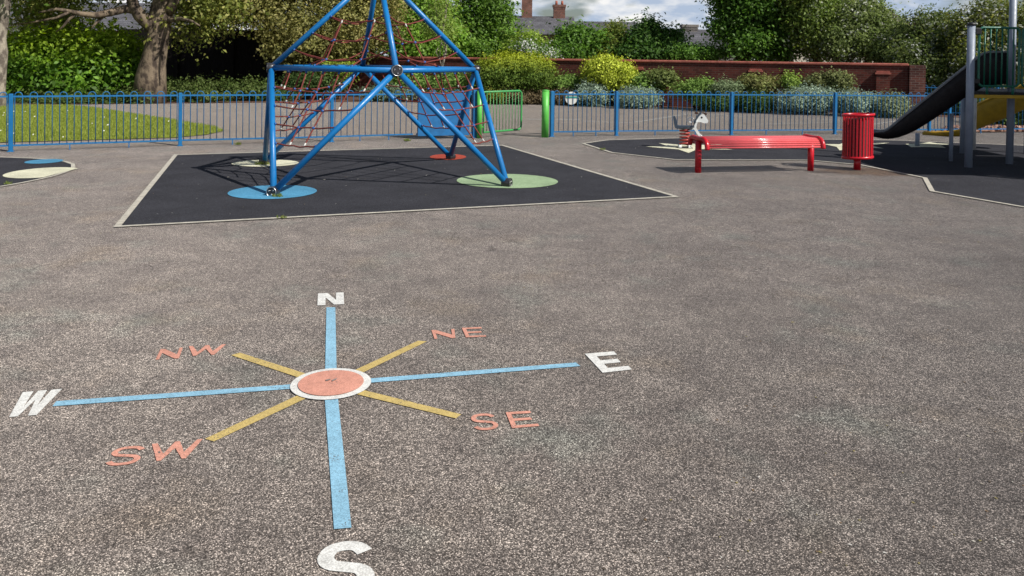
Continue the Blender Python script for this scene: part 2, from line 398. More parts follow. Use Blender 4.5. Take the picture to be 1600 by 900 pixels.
M['timber'] = worn_paint('shade_darkened_timber', (.014, .012, .011), .6, .85, 5, .15)  # near-black tone puts the shade under the trees into the boards
M['pot'] = worn_paint('terracotta', (.35, .10, .06), .7, .8)

def ground_mat(name, c1, c2, sc, sc2=40):
    mt, t, b = base_mat(name, rough=.95, spec=.15); g = geo(t)
    n, l = noise_col(t, c1, c2, sc, 7, .3, .7, g, .7)
    _, l2 = noise_col(t, (.6, .6, .6), (1.3, 1.3, 1.3), sc2, 3, .35, .65, g)
    t.links.new(mixc(t, l.outputs[0], l2.outputs[0], 1.0, 'MULTIPLY'), b.inputs['Base Color']); bump(t, b, n.outputs[0], .5, .02); return mt
M['lawn'] = ground_mat('lawn_turf', (.12, .15, .025), (.28, .31, .06), 1.6)
M['soil'] = ground_mat('bark_mulch', (.06, .035, .025), (.16, .09, .065), 6)
M['far'] = ground_mat('far_ground', (.05, .07, .02), (.10, .11, .05), .3, 4)
def bark(name, c1, c2, sc=6, lo=.42, hi=.56):
    mt, t, b = base_mat(name, rough=.9, spec=.2); g = geo(t)
    mpp = N(t, 'ShaderNodeMapping'); mpp.inputs['Scale'].default_value = (1, 1, .55); t.links.new(g, mpp.inputs[0])
    n, l = noise_col(t, c1, c2, sc, 6, lo, hi, mpp.outputs[0], .6)
    _, l2 = noise_col(t, (.7, .7, .7), (1.15, 1.15, 1.15), 30, 4, .3, .7, g)
    t.links.new(mixc(t, l.outputs[0], l2.outputs[0], 1.0, 'MULTIPLY'), b.inputs['Base Color']); bump(t, b, n.outputs[0], .8, .04); return mt
M['bark_plane'] = bark('mottled_plane_bark', (.060, .045, .036), (.20, .155, .11), 5)
M['bark'] = bark('brown_bark', (.05, .035, .025), (.14, .10, .07))
M['bark_pale'] = bark('pale_bark', (.12, .10, .085), (.32, .28, .23))

def leaf_mat(name, trans=.38, gloss=.22, rough=.5):
    mt, t, b = base_mat(name, rough=rough, spec=gloss)
    at = N(t, 'ShaderNodeAttribute', attribute_name='tint')
    t.links.new(at.outputs['Color'], b.inputs['Base Color'])
    tr = N(t, 'ShaderNodeBsdfTranslucent')
    hs = N(t, 'ShaderNodeHueSaturation'); hs.inputs['Saturation'].default_value = 1.1; hs.inputs['Value'].default_value = 1.5
    t.links.new(at.outputs['Color'], hs.inputs['Color']); t.links.new(hs.outputs[0], tr.inputs[0])
    mx = N(t, 'ShaderNodeMixShader'); mx.inputs[0].default_value = trans
    t.links.new(b.outputs[0], mx.inputs[1]); t.links.new(tr.outputs[0], mx.inputs[2])
    t.links.new(mx.outputs[0], t.nodes['Material Output'].inputs[0]); return mt
M['leaf'] = leaf_mat('leaves')
M['leaf_dull'] = leaf_mat('matt_leaves', .25, .2, .7)
M['blade'] = leaf_mat('grass_blades', .35, .2, .6)

# ------------------------------------------------------------------ foliage
def quads(name, mat, P, col, parent=None, loc=(0, 0, 0)):
    """P (n,4,3) corner points, col (n,3)"""
    n = len(P); me = bpy.data.meshes.new(name)
    V = (P - np.array(loc)).reshape(-1, 3).astype(np.float32)
    me.vertices.add(n * 4); me.vertices.foreach_set('co', V.ravel())
    me.loops.add(n * 4); me.loops.foreach_set('vertex_index', np.arange(n * 4, dtype=np.int32))
    me.polygons.add(n); me.polygons.foreach_set('loop_start', np.arange(0, n * 4, 4, dtype=np.int32))
    me.polygons.foreach_set('loop_total', np.full(n, 4, dtype=np.int32))
    me.update(calc_edges=True)
    a = me.color_attributes.new('tint', 'FLOAT_COLOR', 'POINT')
    cc = np.ones((n, 4, 4), dtype=np.float32); cc[:, :, :3] = col[:, None, :]
    a.data.foreach_set('color', cc.ravel())
    me.materials.append(mat)
    o = bpy.data.objects.new(name, me); C.objects.link(o); o.location = loc
    if parent is not None: o.parent = parent; o.location = Vector(loc) - abs_loc(parent)
    return o
def unit(a): return a / np.maximum(np.linalg.norm(a, axis=-1, keepdims=True), 1e-9)
def leaves(blobs, n, size, cols, seed, clump=.28, per=26, fill=.35, upbias=.5, aspect=.55, top=None, flowers=None, fshare=.0, zmin=.02, fsize=1.0, jag=.34, bright=1.25):
    r = np.random.default_rng(seed)
    B = np.array(blobs, float)
    w = (B[:, 3] * B[:, 5] + B[:, 3] * B[:, 4] + B[:, 4] * B[:, 5]); w /= w.sum()
    nc = max(6, n // per)
    k = r.choice(len(B), nc, p=w); d = unit(r.normal(size=(nc, 3)))
    rad = np.where(r.random(nc) < fill, r.random(nc) ** .6 * .85, 1 - jag * r.random(nc) ** 1.3 + .08 * r.normal(size=nc))
    cen = B[k, :3] + d * B[k, 3:6] * rad[:, None]
    ci = r.integers(0, nc, n)
    p = cen[ci] + r.normal(size=(n, 3)) * clump * .5 * (0.6 + .8 * r.random(nc))[ci][:, None]
    keep = p[:, 2] > zmin; p = p[keep]; ci = ci[keep]; n = len(p)
    outw = d[ci]
    nr = unit(outw * .9 + np.array([0, 0, upbias]) + r.normal(size=(n, 3)) * .65)
    t = unit(np.cross(nr, r.normal(size=(n, 3)))); b = np.cross(nr, t)
    s = size * (.6 + .8 * r.random(n))
    cols = np.array(cols, float)
    ct = r.random(nc)[ci] * .7 + r.random(n) * .3
    idx = ct * (len(cols) - 1); i0 = np.clip(idx.astype(int), 0, len(cols) - 2); fr = (idx - i0)[:, None]
    col = cols[i0] * (1 - fr) + cols[i0 + 1] * fr
    col *= ((.68 + .6 * r.random(nc))[ci] * (.82 + .36 * r.random(n)))[:, None]
    if bright: col *= bright
    if top is not None:                       # upper leaves take the top colour: new shoots, on the laurel painted sunlight
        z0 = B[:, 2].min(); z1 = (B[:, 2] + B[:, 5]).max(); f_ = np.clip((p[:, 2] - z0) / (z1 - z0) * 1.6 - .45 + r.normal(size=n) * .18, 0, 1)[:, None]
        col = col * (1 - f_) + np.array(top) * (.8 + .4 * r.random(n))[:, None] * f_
    if flowers is not None:
        fl = (r.random(nc) < fshare)[ci] & (r.random(n) < .75)
        col[fl] = np.array(flowers) * (.85 + .25 * r.random(fl.sum()))[:, None]; s[fl] *= fsize
    a = t * s[:, None] * .5; c = b * s[:, None] * .5 * aspect
    bend = nr * (s * .08)[:, None]
    P = np.stack([p - a - bend, p - c * 1 + a * .1 + bend, p + a - bend, p + c + a * .1 + bend], 1)
    return P, col
def wob(a, b, n, amp, r=rng):
    a, b = Vector(a), Vector(b); L = (b - a).length
    return [a.lerp(b, i / n) + Vector((r.uniform(-1, 1), r.uniform(-1, 1), r.uniform(-.6, .6))) * amp * L * math.sin(math.pi * i / n) for i in range(n + 1)]
def limb(mb, a, b, r0, r1, n=6, amp=.06, sides=8):
    pts = wob(a, b, n, amp); mb.tube(pts, [r0 + (r1 - r0) * i / n for i in range(n + 1)], sides); return pts
def pb(u, v, ru, rv, Y, dy=None):          # an ellipsoid of foliage at its distance, its real size
    c = A(u, v, Y); rx = ru / F * Y; rz = rv / F * Y
    return (c.x, c.y, c.z, rx, dy if dy else max(.35, (rx + rz) * .45), rz)
def shrub(name, label, blobs, n, size, cols, seed, group=None, mat='leaf_dull', cat='shrub', stems=7, **k):
    B = blobs; cx = sum(b[0] for b in B) / len(B); cyy = sum(b[1] for b in B) / len(B)
    root = thing(name, (cx, cyy, 0), label, cat, group)
    P, col = leaves(B, n, size, cols, seed, **k)
    quads('foliage', M[mat], P, col, root, (cx, cyy, 0))
    mb = MB()
    for i in range(stems):
        b = B[i % len(B)]; x0 = b[0] + rng.uniform(-.25, .25) * b[3]
        limb(mb, (x0, b[1], 0), (b[0] + rng.uniform(-.7, .7) * b[3], b[1] + rng.uniform(-.5, .5) * b[4], b[2] + b[5] * rng.uniform(.1, .6)), .025, .008, 4, .06, 5)
    mb.build('stem', M['bark'], root, (cx, cyy, 0))
    return root
def tree(name, label, base, blobs, n, size, cols, seed, tr=.2, top=None, group=None, mat='leaf', barkm='bark', limbs=None, cat='tree', nb=9, **k):
    bx, by = base[0], base[1]; root = thing(name, (bx, by, 0), label, cat, group)
    P, col = leaves(blobs, n, size, cols, seed, **k)
    quads('crown', M[mat], P, col, root, (bx, by, 0))
    mb = MB(); top = top or (bx + .2, by, max(b[2] for b in blobs))
    pts = wob((bx, by, -.05), top, 8, .025); mb.tube(pts, [tr * (1.35 if i == 0 else 1 - .8 * i / 8) for i in range(9)], 10)
    for i in range(nb):
        b = blobs[i % len(blobs)]; k0 = pts[rng.randint(2, 6)]
        e = Vector((b[0] + rng.uniform(-.6, .6) * b[3], b[1] + rng.uniform(-.5, .5) * b[4], b[2] + rng.uniform(-.3, .7) * b[5]))
        q = limb(mb, k0, e, tr * .38, tr * .06, 6, .08, 6)
        for _ in range(3):
            s = q[rng.randint(2, 5)]; limb(mb, s, s + Vector((rng.uniform(-1, 1), rng.uniform(-1, 1), rng.uniform(-.2, 1))) * (b[3] * .5), tr * .12, tr * .03, 4, .08, 5)
    mb.build('trunk', M[barkm], root, (bx, by, 0))
    return root

# ================================================================== GROUND
def sheet(name, pts, z, mat, kind='structure', parent=None):
    o = MB().poly(pts, z).build(name, M[mat], parent); flat_up(o)
    if kind: o['kind'] = kind
    return o
sheet('far_ground', [(-900, 30), (900, 30), (900, 2500), (-900, 2500)], -.02, 'far')
sheet('ground', [(-60, -30), (60, -30), (60, 60), (-60, 60)], 0, 'asphalt')
# the court beyond the railings, a slightly paler tarmac
sheet('court', [(-40, 11.0 - 10), (-10.4, 12.0), (-8.02, 13.3), (-5.78, 14.45), (-3.32, 15.5), (-1.8, 16.6), (.7, 17.1), (4.85, 18.2), (7.35, 18.9), (10.3, 19.4), (14, 20.3), (40, 27), (40, 33), (12.2, 25.9), (8.7, 27.6), (4.4, 28.6), (1.4, 29.8), (-5.4, 29.2), (-12.1, 26.0), (-15.2, 24.4), (-40, 16)], .004, 'court')
# planting bed along the wall
sheet('planting_bed', [(-40, 15), (-15.2, 24.2), (-12.1, 25.8), (-5.4, 28.9), (1.4, 29.6), (4.4, 28.4), (8.7, 27.4), (12.2, 25.6), (17, 23.6), (40, 20), (40, 45), (-40, 45)], .012, 'soil')
lawn_pts = [(-9.6, 13.9), (-7.9, 14.75), (-6.4, 15.5), (-6.05, 16.2), (-6.0, 17.0), (-6.5, 17.9), (-8.4, 19.9), (-10.5, 22.0), (-12.2, 23.7), (-13.4, 24.6), (-15.6, 23.9), (-40, 14), (-40, 4), (-14, 11.5)]
sheet('lawn', lawn_pts, .018, 'lawn')
# grass blades
def inside(x, y, poly):
    c = np.zeros(len(x), bool); n = len(poly)
    for i in range(n):
        x1, y1 = poly[i]; x2, y2 = poly[(i + 1) % n]
        hit = ((y1 > y) != (y2 > y)) & (x < (x2 - x1) * (y - y1) / ((y2 - y1) + 1e-12) + x1); c ^= hit
    return c
r0 = np.random.default_rng(3)
n = 150000; gx = r0.uniform(-18, -5.9, n); gy = r0.uniform(12.5, 24.8, n)
k = inside(gx, gy, lawn_pts) & (gx / gy > -.68); gx, gy = gx[k], gy[k]; n = len(gx)
an = r0.uniform(0, 2 * np.pi, n); hh = r0.uniform(.02, .055, n); ww = .006
dx, dy = np.cos(an) * ww, np.sin(an) * ww; lx, ly = r0.normal(size=n) * .015, r0.normal(size=n) * .015; z0 = np.full(n, .018)
P = np.stack([np.stack([gx - dx, gy - dy, z0], 1), np.stack([gx + dx, gy + dy, z0], 1), np.stack([gx + lx + dx * .4, gy + ly + dy * .4, z0 + hh], 1), np.stack([gx + lx - dx * .4, gy + ly - dy * .4, z0 + hh], 1)], 1)
t_ = r0.random(n)[:, None]
gcol = np.array([.15, .20, .025]) * (1 - t_) + np.array([.34, .38, .08]) * t_
tag(quads('grass', M['blade'], P, gcol), 'short mown green grass of the lawn', None, None, 'stuff')
n = 60; dxs = r0.uniform(-16, -6, n); dys = r0.uniform(13, 24.5, n); k = inside(dxs, dys, lawn_pts); dxs, dys = dxs[k], dys[k]; n = len(dxs)
s = r0.uniform(.008, .018, n)
P = np.stack([np.stack([dxs + sx * s, dys + sy * s, np.full(n, .065)], 1) for sx, sy in ((-1, -1), (1, -1), (1, 1), (-1, 1))], 1)
P[:, 2:, 2] += .02
tag(quads('daisies', M['leaf_dull'], P, np.tile([.8, .8, .72], (n, 1))), 'tiny white daisies scattered in the lawn', None, None, 'stuff')

def strip(mb, a, b, w, z, ext=(0, 0)):
    a, b = Vector((a[0], a[1], 0)), Vector((b[0], b[1], 0)); d = (b - a).normalized(); nn = Vector((-d.y, d.x, 0)) * (w / 2); a = a - d * ext[0]; b = b + d * ext[1]
    mb.poly([a - nn, b - nn, b + nn, a + nn], z)
def ring_edge(mb, pts, w, z, closed=True):
    """mitred band just outside a polygon"""
    P = [Vector((p[0], p[1])) for p in pts]; n = len(P)
    ar = sum(P[i].x * P[(i + 1) % n].y - P[(i + 1) % n].x * P[i].y for i in range(n))
    sg = 1 if ar > 0 else -1; O = []
    for i in range(n):
        a, b, c = P[i - 1], P[i], P[(i + 1) % n]
        d1, d2 = (b - a).normalized(), (c - b).normalized()
        n1, n2 = Vector((d1.y, -d1.x)) * sg, Vector((d2.y, -d2.x)) * sg
        m_ = (n1 + n2); m_ = m_.normalized() if m_.length > 1e-6 else n1
        O.append(b + m_ * (w / max(.35, m_.dot(n1))))
    for i in range(n):
        j = (i + 1) % n
        mb.poly([P[i], P[j], O[j], O[i]], z)
def smooth_disc(cx, cyy, rx, ry, n=48, rot=0, wob_=0.0):
    return [(cx + math.cos(rot) * rx * math.cos(a) - math.sin(rot) * ry * math.sin(a), cyy + math.sin(rot) * rx * math.cos(a) + math.cos(rot) * ry * math.sin(a)) for a in [2 * math.pi * i / n for i in range(n)]]

def safety_pad(label, pts, kw=.055):
    s = MB().poly(pts, .008).build('rubber_pad', M['rubber']); flat_up(s); s['kind'] = 'structure'
    k = MB(); ring_edge(k, pts, kw, .012); o = k.build('kerb', M['kerb'], s)
    return s
pad1 = [(-3.59, 7.51), (1.92, 9.59), (-.18, 14.98), (-5.27, 12.87)]
safety_pad('', pad1, .058)
padL = [(-9.5, 12.3), (-7.68, 12.27), (-7.19, 12.20), (-6.83, 12.07), (-6.53, 11.88), (-6.28, 11.62), (-6.12, 11.33), (-6.02, 11.1), (-5.96, 10.85), (-5.92, 10.5), (-5.93, 10.21), (-5.97, 9.9), (-6.04, 9.63), (-6.9, 8.3), (-9.5, 8.0)]
safety_pad('', padL, .05)
padR = [(1.41, 15.54), (1.77, 14.1), (2.68, 13.22), (5.23, 13.55), (5.88, 11.48), (5.36, 10.27), (5.84, 9.24), (9.5, 7.8), (15, 10), (14, 17.5), (10.3, 16.4), (8.09, 17.12), (3.77, 17.03), (1.97, 16.3)]
padR[3:4] = [(4.9, 13.42), (5.55, 12.9)]
safety_pad('', padR, .06)

def marking(name, pts, z, mat, label, cat='ground marking', group=None):
    o = MB().poly(pts, z).build(name, M[mat]); flat_up(o); return tag(o, label, cat, group)
DG = 'coloured rubber discs on the black pads'
marking('rubber_disc', smooth_disc(-2.77, 9.49, .50, .50), .014, 'rub_blue', 'light blue rubber disc under the nearer foot of the climbing frame', 'rubber disc', DG)
marking('rubber_disc', smooth_disc(-3.62, 12.02, .48, .40, rot=.1), .014, 'rub_cream', 'cream rubber disc round a far foot of the climbing frame', 'rubber disc', DG)
marking('rubber_disc', smooth_disc(-1.01, 13.10, .29, .38), .014, 'rub_red', 'brick red rubber disc under the climbing frame', 'rubber disc', DG)
marking('rubber_disc', smooth_disc(-.04, 10.62, .66, .62), .014, 'rub_green', 'pale green rubber disc under a foot of the climbing frame', 'rubber disc', DG)
cut = [p for p in smooth_disc(-6.18, 10.75, .42, .52)]
cut = [(min(x, -5.94), y) for x, y in cut]
marking('rubber_disc', cut, .014, 'rub_cream', 'cream rubber disc cut by the curved kerb of the small pad', 'rubber disc', DG)
marking('rubber_disc', smooth_disc(-6.80, 11.86, .24, .27), .014, 'rub_blue', 'small blue rubber disc on the curved black pad', 'rubber disc', DG)
# star shapes
def star(pl): return [tuple(G(u, v)[:2]) for u, v in pl]
marking('rubber_star', star([(1009, 230.2), (1042, 228.8), (1029, 224.6), (1062, 227.2), (1080, 224.5), (1092, 227.6), (1132, 226.3), (1103, 230.6), (1145, 235), (1090, 234), (1076, 240.2), (1060, 234.5)]), .014, 'rub_cream', 'cream star in the black rubber beneath the spring rider', 'rubber star', 'cream stars in the black pad')
marking('rubber_star', star([(1286, 226), (1312, 226.4), (1322, 222.5), (1338, 225.8), (1390, 224), (1360, 228.5), (1381, 233), (1340, 231), (1312, 236), (1307, 230.5)]), .014, 'rub_cream', 'cream star in the black rubber behind the red litter bin', 'rubber star', 'cream stars in the black pad')
marking('rubber_star', star([(1415, 226), (1440, 225), (1452, 223), (1465, 225), (1484, 226), (1470, 228.5), (1478, 232), (1448, 230.6), (1424, 231)]), .014, 'rub_cream', 'cream star in the black rubber beside the leg of the yellow slide', 'rubber star', 'cream stars in the black pad')

# court markings
cm = [((.4, 21.62), (1.83, 21.86), .13), ((1.85, 21.25), (3.4, 20.75), .07), ((6.3, 21.0), (8.8, 22.1), .06), ((3.8, 27.2), (5.0, 27.5), .12), ((-2.2, 21.2), (-.6, 21.45), .07), ((-10.6, 24.4), (-8.6, 24.2), .1), ((9.2, 21.2), (10.9, 23.0), .06)]
for i, (a, b, w) in enumerate(cm):
    mb = MB(); strip(mb, a, b, w, .012); o = mb.build('court_line', M['p_faded']); flat_up(o)
    tag(o, ['broad white line on the court just beyond the green gate post', 'thin white line on the court running on from the broad one', 'thin white line on the court behind the red bench', 'white dash at the far edge of the court before the silvery shrubs', 'thin white line on the court beyond the blue board panel', 'short pale line on the court past the tip of the lawn', 'thin white line on the court behind the black slide'][i], 'painted line', 'white lines on the court')
mb = MB(); arc = [G(u, v) for u, v in ((990, 191), (1005, 189.5), (1022, 187), (1040, 184), (1056, 181.5), (1075, 179.5), (1100, 179), (1130, 180.5), (1165, 184))]
for i in range(len(arc) - 1): strip(mb, arc[i], arc[i + 1], .07, .012 + .0006 * i)
o = mb.build('court_arc', M['p_faded']); tag(o, 'curved white line on the court behind the spring rider', 'painted line', 'white lines on the court')

# ================================================================== COMPASS
OX, OY, PHI = -.8443, 3.9615, .2351
ce, cn = Vector((math.cos(PHI), math.sin(PHI), 0)), Vector((-math.sin(PHI), math.cos(PHI), 0))
def L2W(p): return Vector((OX, OY, 0)) + ce * p[0] + cn * p[1]
comp = thing('compass_rose', (OX, OY, 0), 'painted compass rose with eight arms and letters on the grey asphalt', 'ground marking')
def cpart(name, polys, z, mat, label=None):
    mb = MB()
    for pl in polys: mb.poly([L2W(p) for p in pl], z)
    o = mb.build(name, M[mat], comp, (OX, OY, 0)); flat_up(o)
    if label: o['label'] = label
    return o
cpart('arm', [[(-.045, .13), (.012, .13), (.029, 1.234), (-.026, 1.245)]], .004, 'p_blue', 'light blue arm pointing to N')
cpart('arm', [[(-.050, -.13), (.010, -.13), (.029, -1.262), (-.029, -1.259)]], .004, 'p_blue', 'light blue arm pointing to S')
cpart('arm', [[(.12, -.028), (.12, .026), (1.245, .029), (1.253, -.023)]], .004, 'p_blue', 'light blue arm pointing to E')
cpart('arm', [[(-.14, -.028), (-.14, .026), (-1.246, .040), (-1.246, -.016)]], .004, 'p_blue', 'light blue arm pointing to W')
cpart('arm', [[(.070, .118), (.112, .080), (.518, .500), (.470, .520)]], .004, 'p_yellow', 'ochre arm pointing to NE')
cpart('arm', [[(-.148, .080), (-.108, .118), (-.487, .519), (-.529, .489)]], .004, 'p_yellow', 'ochre arm pointing to NW')
cpart('arm', [[(-.148, -.085), (-.105, -.125), (-.499, -.516), (-.538, -.485)]], .004, 'p_yellow', 'ochre arm pointing to SW')
cpart('arm', [[(.068, -.128), (.108, -.090), (.545, -.468), (.514, -.504)]], .004, 'p_yellow', 'ochre arm pointing to SE')
cc_ = (-.018, -.006)
cpart('ring', [[(cc_[0] + .193 * math.cos(a), cc_[1] + .193 * math.sin(a)) for a in np.linspace(0, 2 * math.pi, 65)[:-1]]], .008, 'p_white')
cpart('centre_disc', [[(cc_[0] + .157 * math.cos(a), cc_[1] + .157 * math.sin(a)) for a in np.linspace(0, 2 * math.pi, 65)[:-1]]], .012, 'p_coral')
def bil(q, s, t):                          # q = BL,TL,TR,BR
    bl, tl, tr, br = [Vector(x) for x in q]; return tuple((bl * (1 - s) + br * s) * (1 - t) + (tl * (1 - s) + tr * s) * t)
def gN(w): 
    d = w * 1.25
    return [[(0, 0), (0, 1), (d, 1), (1 - w, .38), (1 - w, 1), (1, 1), (1, 0), (1 - d, 0), (w, .62), (w, 0)]]
def gE(w, h):
    return [[(0, 0), (0, 1), (1, 1), (1, 1 - h), (w, 1 - h), (w, .5 + h / 2), (.88, .5 + h / 2), (.88, .5 - h / 2), (w, .5 - h / 2), (w, h), (1, h), (1, 0)]]
def gW(w):
    return [[(0, 1), (w, 1), (.27 + w * .25, .36), (.5 - w * .42, 1), (.5 + w * .42, 1), (.73 - w * .25, .36), (1 - w, 1), (1, 1), (.76 + w * .22, 0), (.76 - w * .52, 0), (.5, .62), (.24 + w * .52, 0), (.24 - w * .22, 0)]]
def gS(w, h):
    cp = [(1.02, .80), (.84, .95), (.5, 1), (.17, .94), (.02, .76), (.14, .59), (.5, .5), (.86, .41), (.98, .24), (.83, .06), (.5, 0), (.16, .05), (-.02, .20)]
    cp = [(w / 2 + a * (1 - w), h / 2 + b * (1 - h)) for a, b in cp]; q_ = [cp[0]] + cp + [cp[-1]]; pts = []
    for i in range(1, len(q_) - 2):          # Catmull-Rom spine of the letter
        for k in range(4):
            t = k / 4; p0, p1, p2, p3 = q_[i - 1], q_[i], q_[i + 1], q_[i + 2]
            pts.append(tuple(.5 * (2 * p1[j] + (p2[j] - p0[j]) * t + (2 * p0[j] - 5 * p1[j] + 4 * p2[j] - p3[j]) * t * t + (3 * p1[j] - p0[j] - 3 * p2[j] + p3[j]) * t ** 3) for j in (0, 1)))
    pts.append(cp[-1]); m_ = len(pts)
    Lf, Rt = [], []
    for i in range(m_):
        a = pts[max(0, i - 1)]; b = pts[min(m_ - 1, i + 1)]; dx, dy = b[0] - a[0], b[1] - a[1]; l = math.hypot(dx / w, dy / h) or 1
        nx, ny = -(dy / h) / l * w / 2, (dx / w) / l * h / 2
        Lf.append((pts[i][0] + nx, pts[i][1] + ny)); Rt.append((pts[i][0] - nx, pts[i][1] - ny))
    return [[Lf[i], Lf[i + 1], Rt[i + 1], Rt[i]] for i in range(m_ - 1)]
def letter(kind, q, mat, label, w, h=.2):
    g_ = dict(N=lambda: gN(w), E=lambda: gE(w, h), W=lambda: gW(w), S=lambda: gS(w, h))[kind]()
    cpart('letter', [[bil(q, s, t) for s, t in pl] for pl in g_], .004, mat, label)
letter('N', [(-.082, 1.296), (-.078, 1.565), (.091, 1.56), (.086, 1.293)], 'p_white', 'bold white letter N', .30)
letter('E', [(1.336, -.132), (1.332, .142), (1.501, .146), (1.5, -.120)], 'p_white', 'bold white letter E', .30, .19)
letter('W', [(-1.425, -.098), (-1.428, .180), (-1.262, .186), (-1.255, -.100)], 'p_white', 'bold white letter W', .27)
letter('S', [(-.088, -1.612), (-.086, -1.338), (.088, -1.338), (.092, -1.612)], 'p_white', 'bold white letter S', .30, .18)
letter('N', [(-.905, .498), (-.908, .655), (-.795, .659), (-.790, .494)], 'p_coral', 'coral letter N of NW', .15)
letter('W', [(-.765, .518), (-.768, .675), (-.573, .668), (-.575, .514)], 'p_coral', 'coral letter W of NW', .11)
letter('S', [(-.888, -.650), (-.884, -.492), (-.762, -.492), (-.760, -.650)], 'p_coral', 'coral letter S of SW', .19, .13)
letter('W', [(-.738, -.643), (-.742, -.488), (-.546, -.483), (-.548, -.642)], 'p_coral', 'coral letter W of SW', .11)
letter('N', [(.565, .532), (.568, .684), (.704, .680), (.684, .525)], 'p_coral', 'coral letter N of NE', .14)
letter('E', [(.745, .522), (.750, .690), (.866, .684), (.862, .513)], 'p_coral', 'coral letter E of NE', .19, .15)
letter('S', [(.575, -.642), (.578, -.477), (.688, -.480), (.686, -.645)], 'p_coral', 'coral letter S of SE', .19, .13)
letter('E', [(.736, -.648), (.745, -.487), (.857, -.494), (.858, -.651)], 'p_coral', 'coral letter E of SE', .19, .15)
mb = MB()
for k_ in range(2): mb.poly([L2W(p) for p in [(-.045 + k_ * .03, .02 - .012 * k_), (-.02 + k_ * .03, .028), (-.018 + k_ * .03, .020), (-.04 + k_ * .03, .006 - .012 * k_)]], .0165 + .001 * k_)
mb.build('scuff_mark', M['grey_scuff'], comp, (OX, OY, 0))

# ================================================================== CLIMBING FRAME
FX, FY, FP, RF, RM, HM, HA = -1.8236, 11.0395, .3282, 1.9775, 1.38, 1.4452, 2.7622
fr = thing('climbing_pyramid', (FX, FY, 0), 'blue tubular pyramid climbing frame with red rope nets on the black pad', 'climbing frame')
def pol(r_, deg, z): a = FP + R(deg); return Vector((FX + r_ * math.cos(a), FY + r_ * math.sin(a), z))
Ft = {k: pol(RF, a, .05) for k, a in dict(FL=225, BL=135, BR=45, FR=-45).items()}
Md = {k: pol(RM, a, HM) for k, a in dict(L=180, F=-90, Rr=0, B=90).items()}
AP = Vector((FX, FY, HA)); PR = .0365
fo = (FX, FY, 0)
def pole(a, b, r_=PR): MB().tube([a, b], r_, 14).build('pole', M['blue'], fr, fo)
for a, b in (('L', 'F'), ('F', 'Rr'), ('Rr', 'B'), ('B', 'L')): pole(Md[a], Md[b])
for f_, m1, m2 in (('FL', 'L', 'F'), ('FR', 'F', 'Rr'), ('BR', 'Rr', 'B'), ('BL', 'B', 'L')): pole(Ft[f_], Md[m1]); pole(Ft[f_], Md[m2])
for k_ in Md: pole(Md[k_], AP)
def hub(c, out, r_=.062, ln=.10, opened=True):
    c = Vector(c); out = Vector(out).normalized(); a, b = c - out * ln * .5, c + out * ln * .5
    h = MB().tube([a, a + out * .01, b - out * .012, b], [r_ * .85, r_, r_, r_ * .93], 20)
    o = h.build('hub', M['hubmetal'], fr, fo)
    cap = MB()
    side = out.cross(Vector((0, 0, 1))); side = side.normalized() if side.length > .1 else Vector((1, 0, 0)); up = side.cross(out).normalized()
    cap.tube([b + (side * math.cos(t) + up * math.sin(t)) * r_ * .96 for t in np.linspace(0, 2 * math.pi, 25)[:-1]], .006, 6, closed=True)
    cap.build('rim', M['bolt'] if abs(out.z) < .1 and out.y < -.9 else M['hubmetal'], o, fo)
    for t in (0.4, 2.5, 4.5):
        p_ = b + (side * math.cos(t) + up * math.sin(t)) * r_ * .5; MB().tube([p_ - out * .004, p_ + out * .008], .009, 8).build('bolt', M['bolt'], o, fo)
for k_, c in Md.items(): hub(c, Vector((c.x - FX, c.y - FY, 0)), .060 if k_ != 'F' else .066)
for k_, c in Ft.items(): hub(Vector((c.x, c.y, .055)), Vector((c.x - FX, c.y - FY, 0)).normalized() + Vector((.25, 0, 0)), .06, .11)
hub(AP, (0, 0, 1), .09, .12)
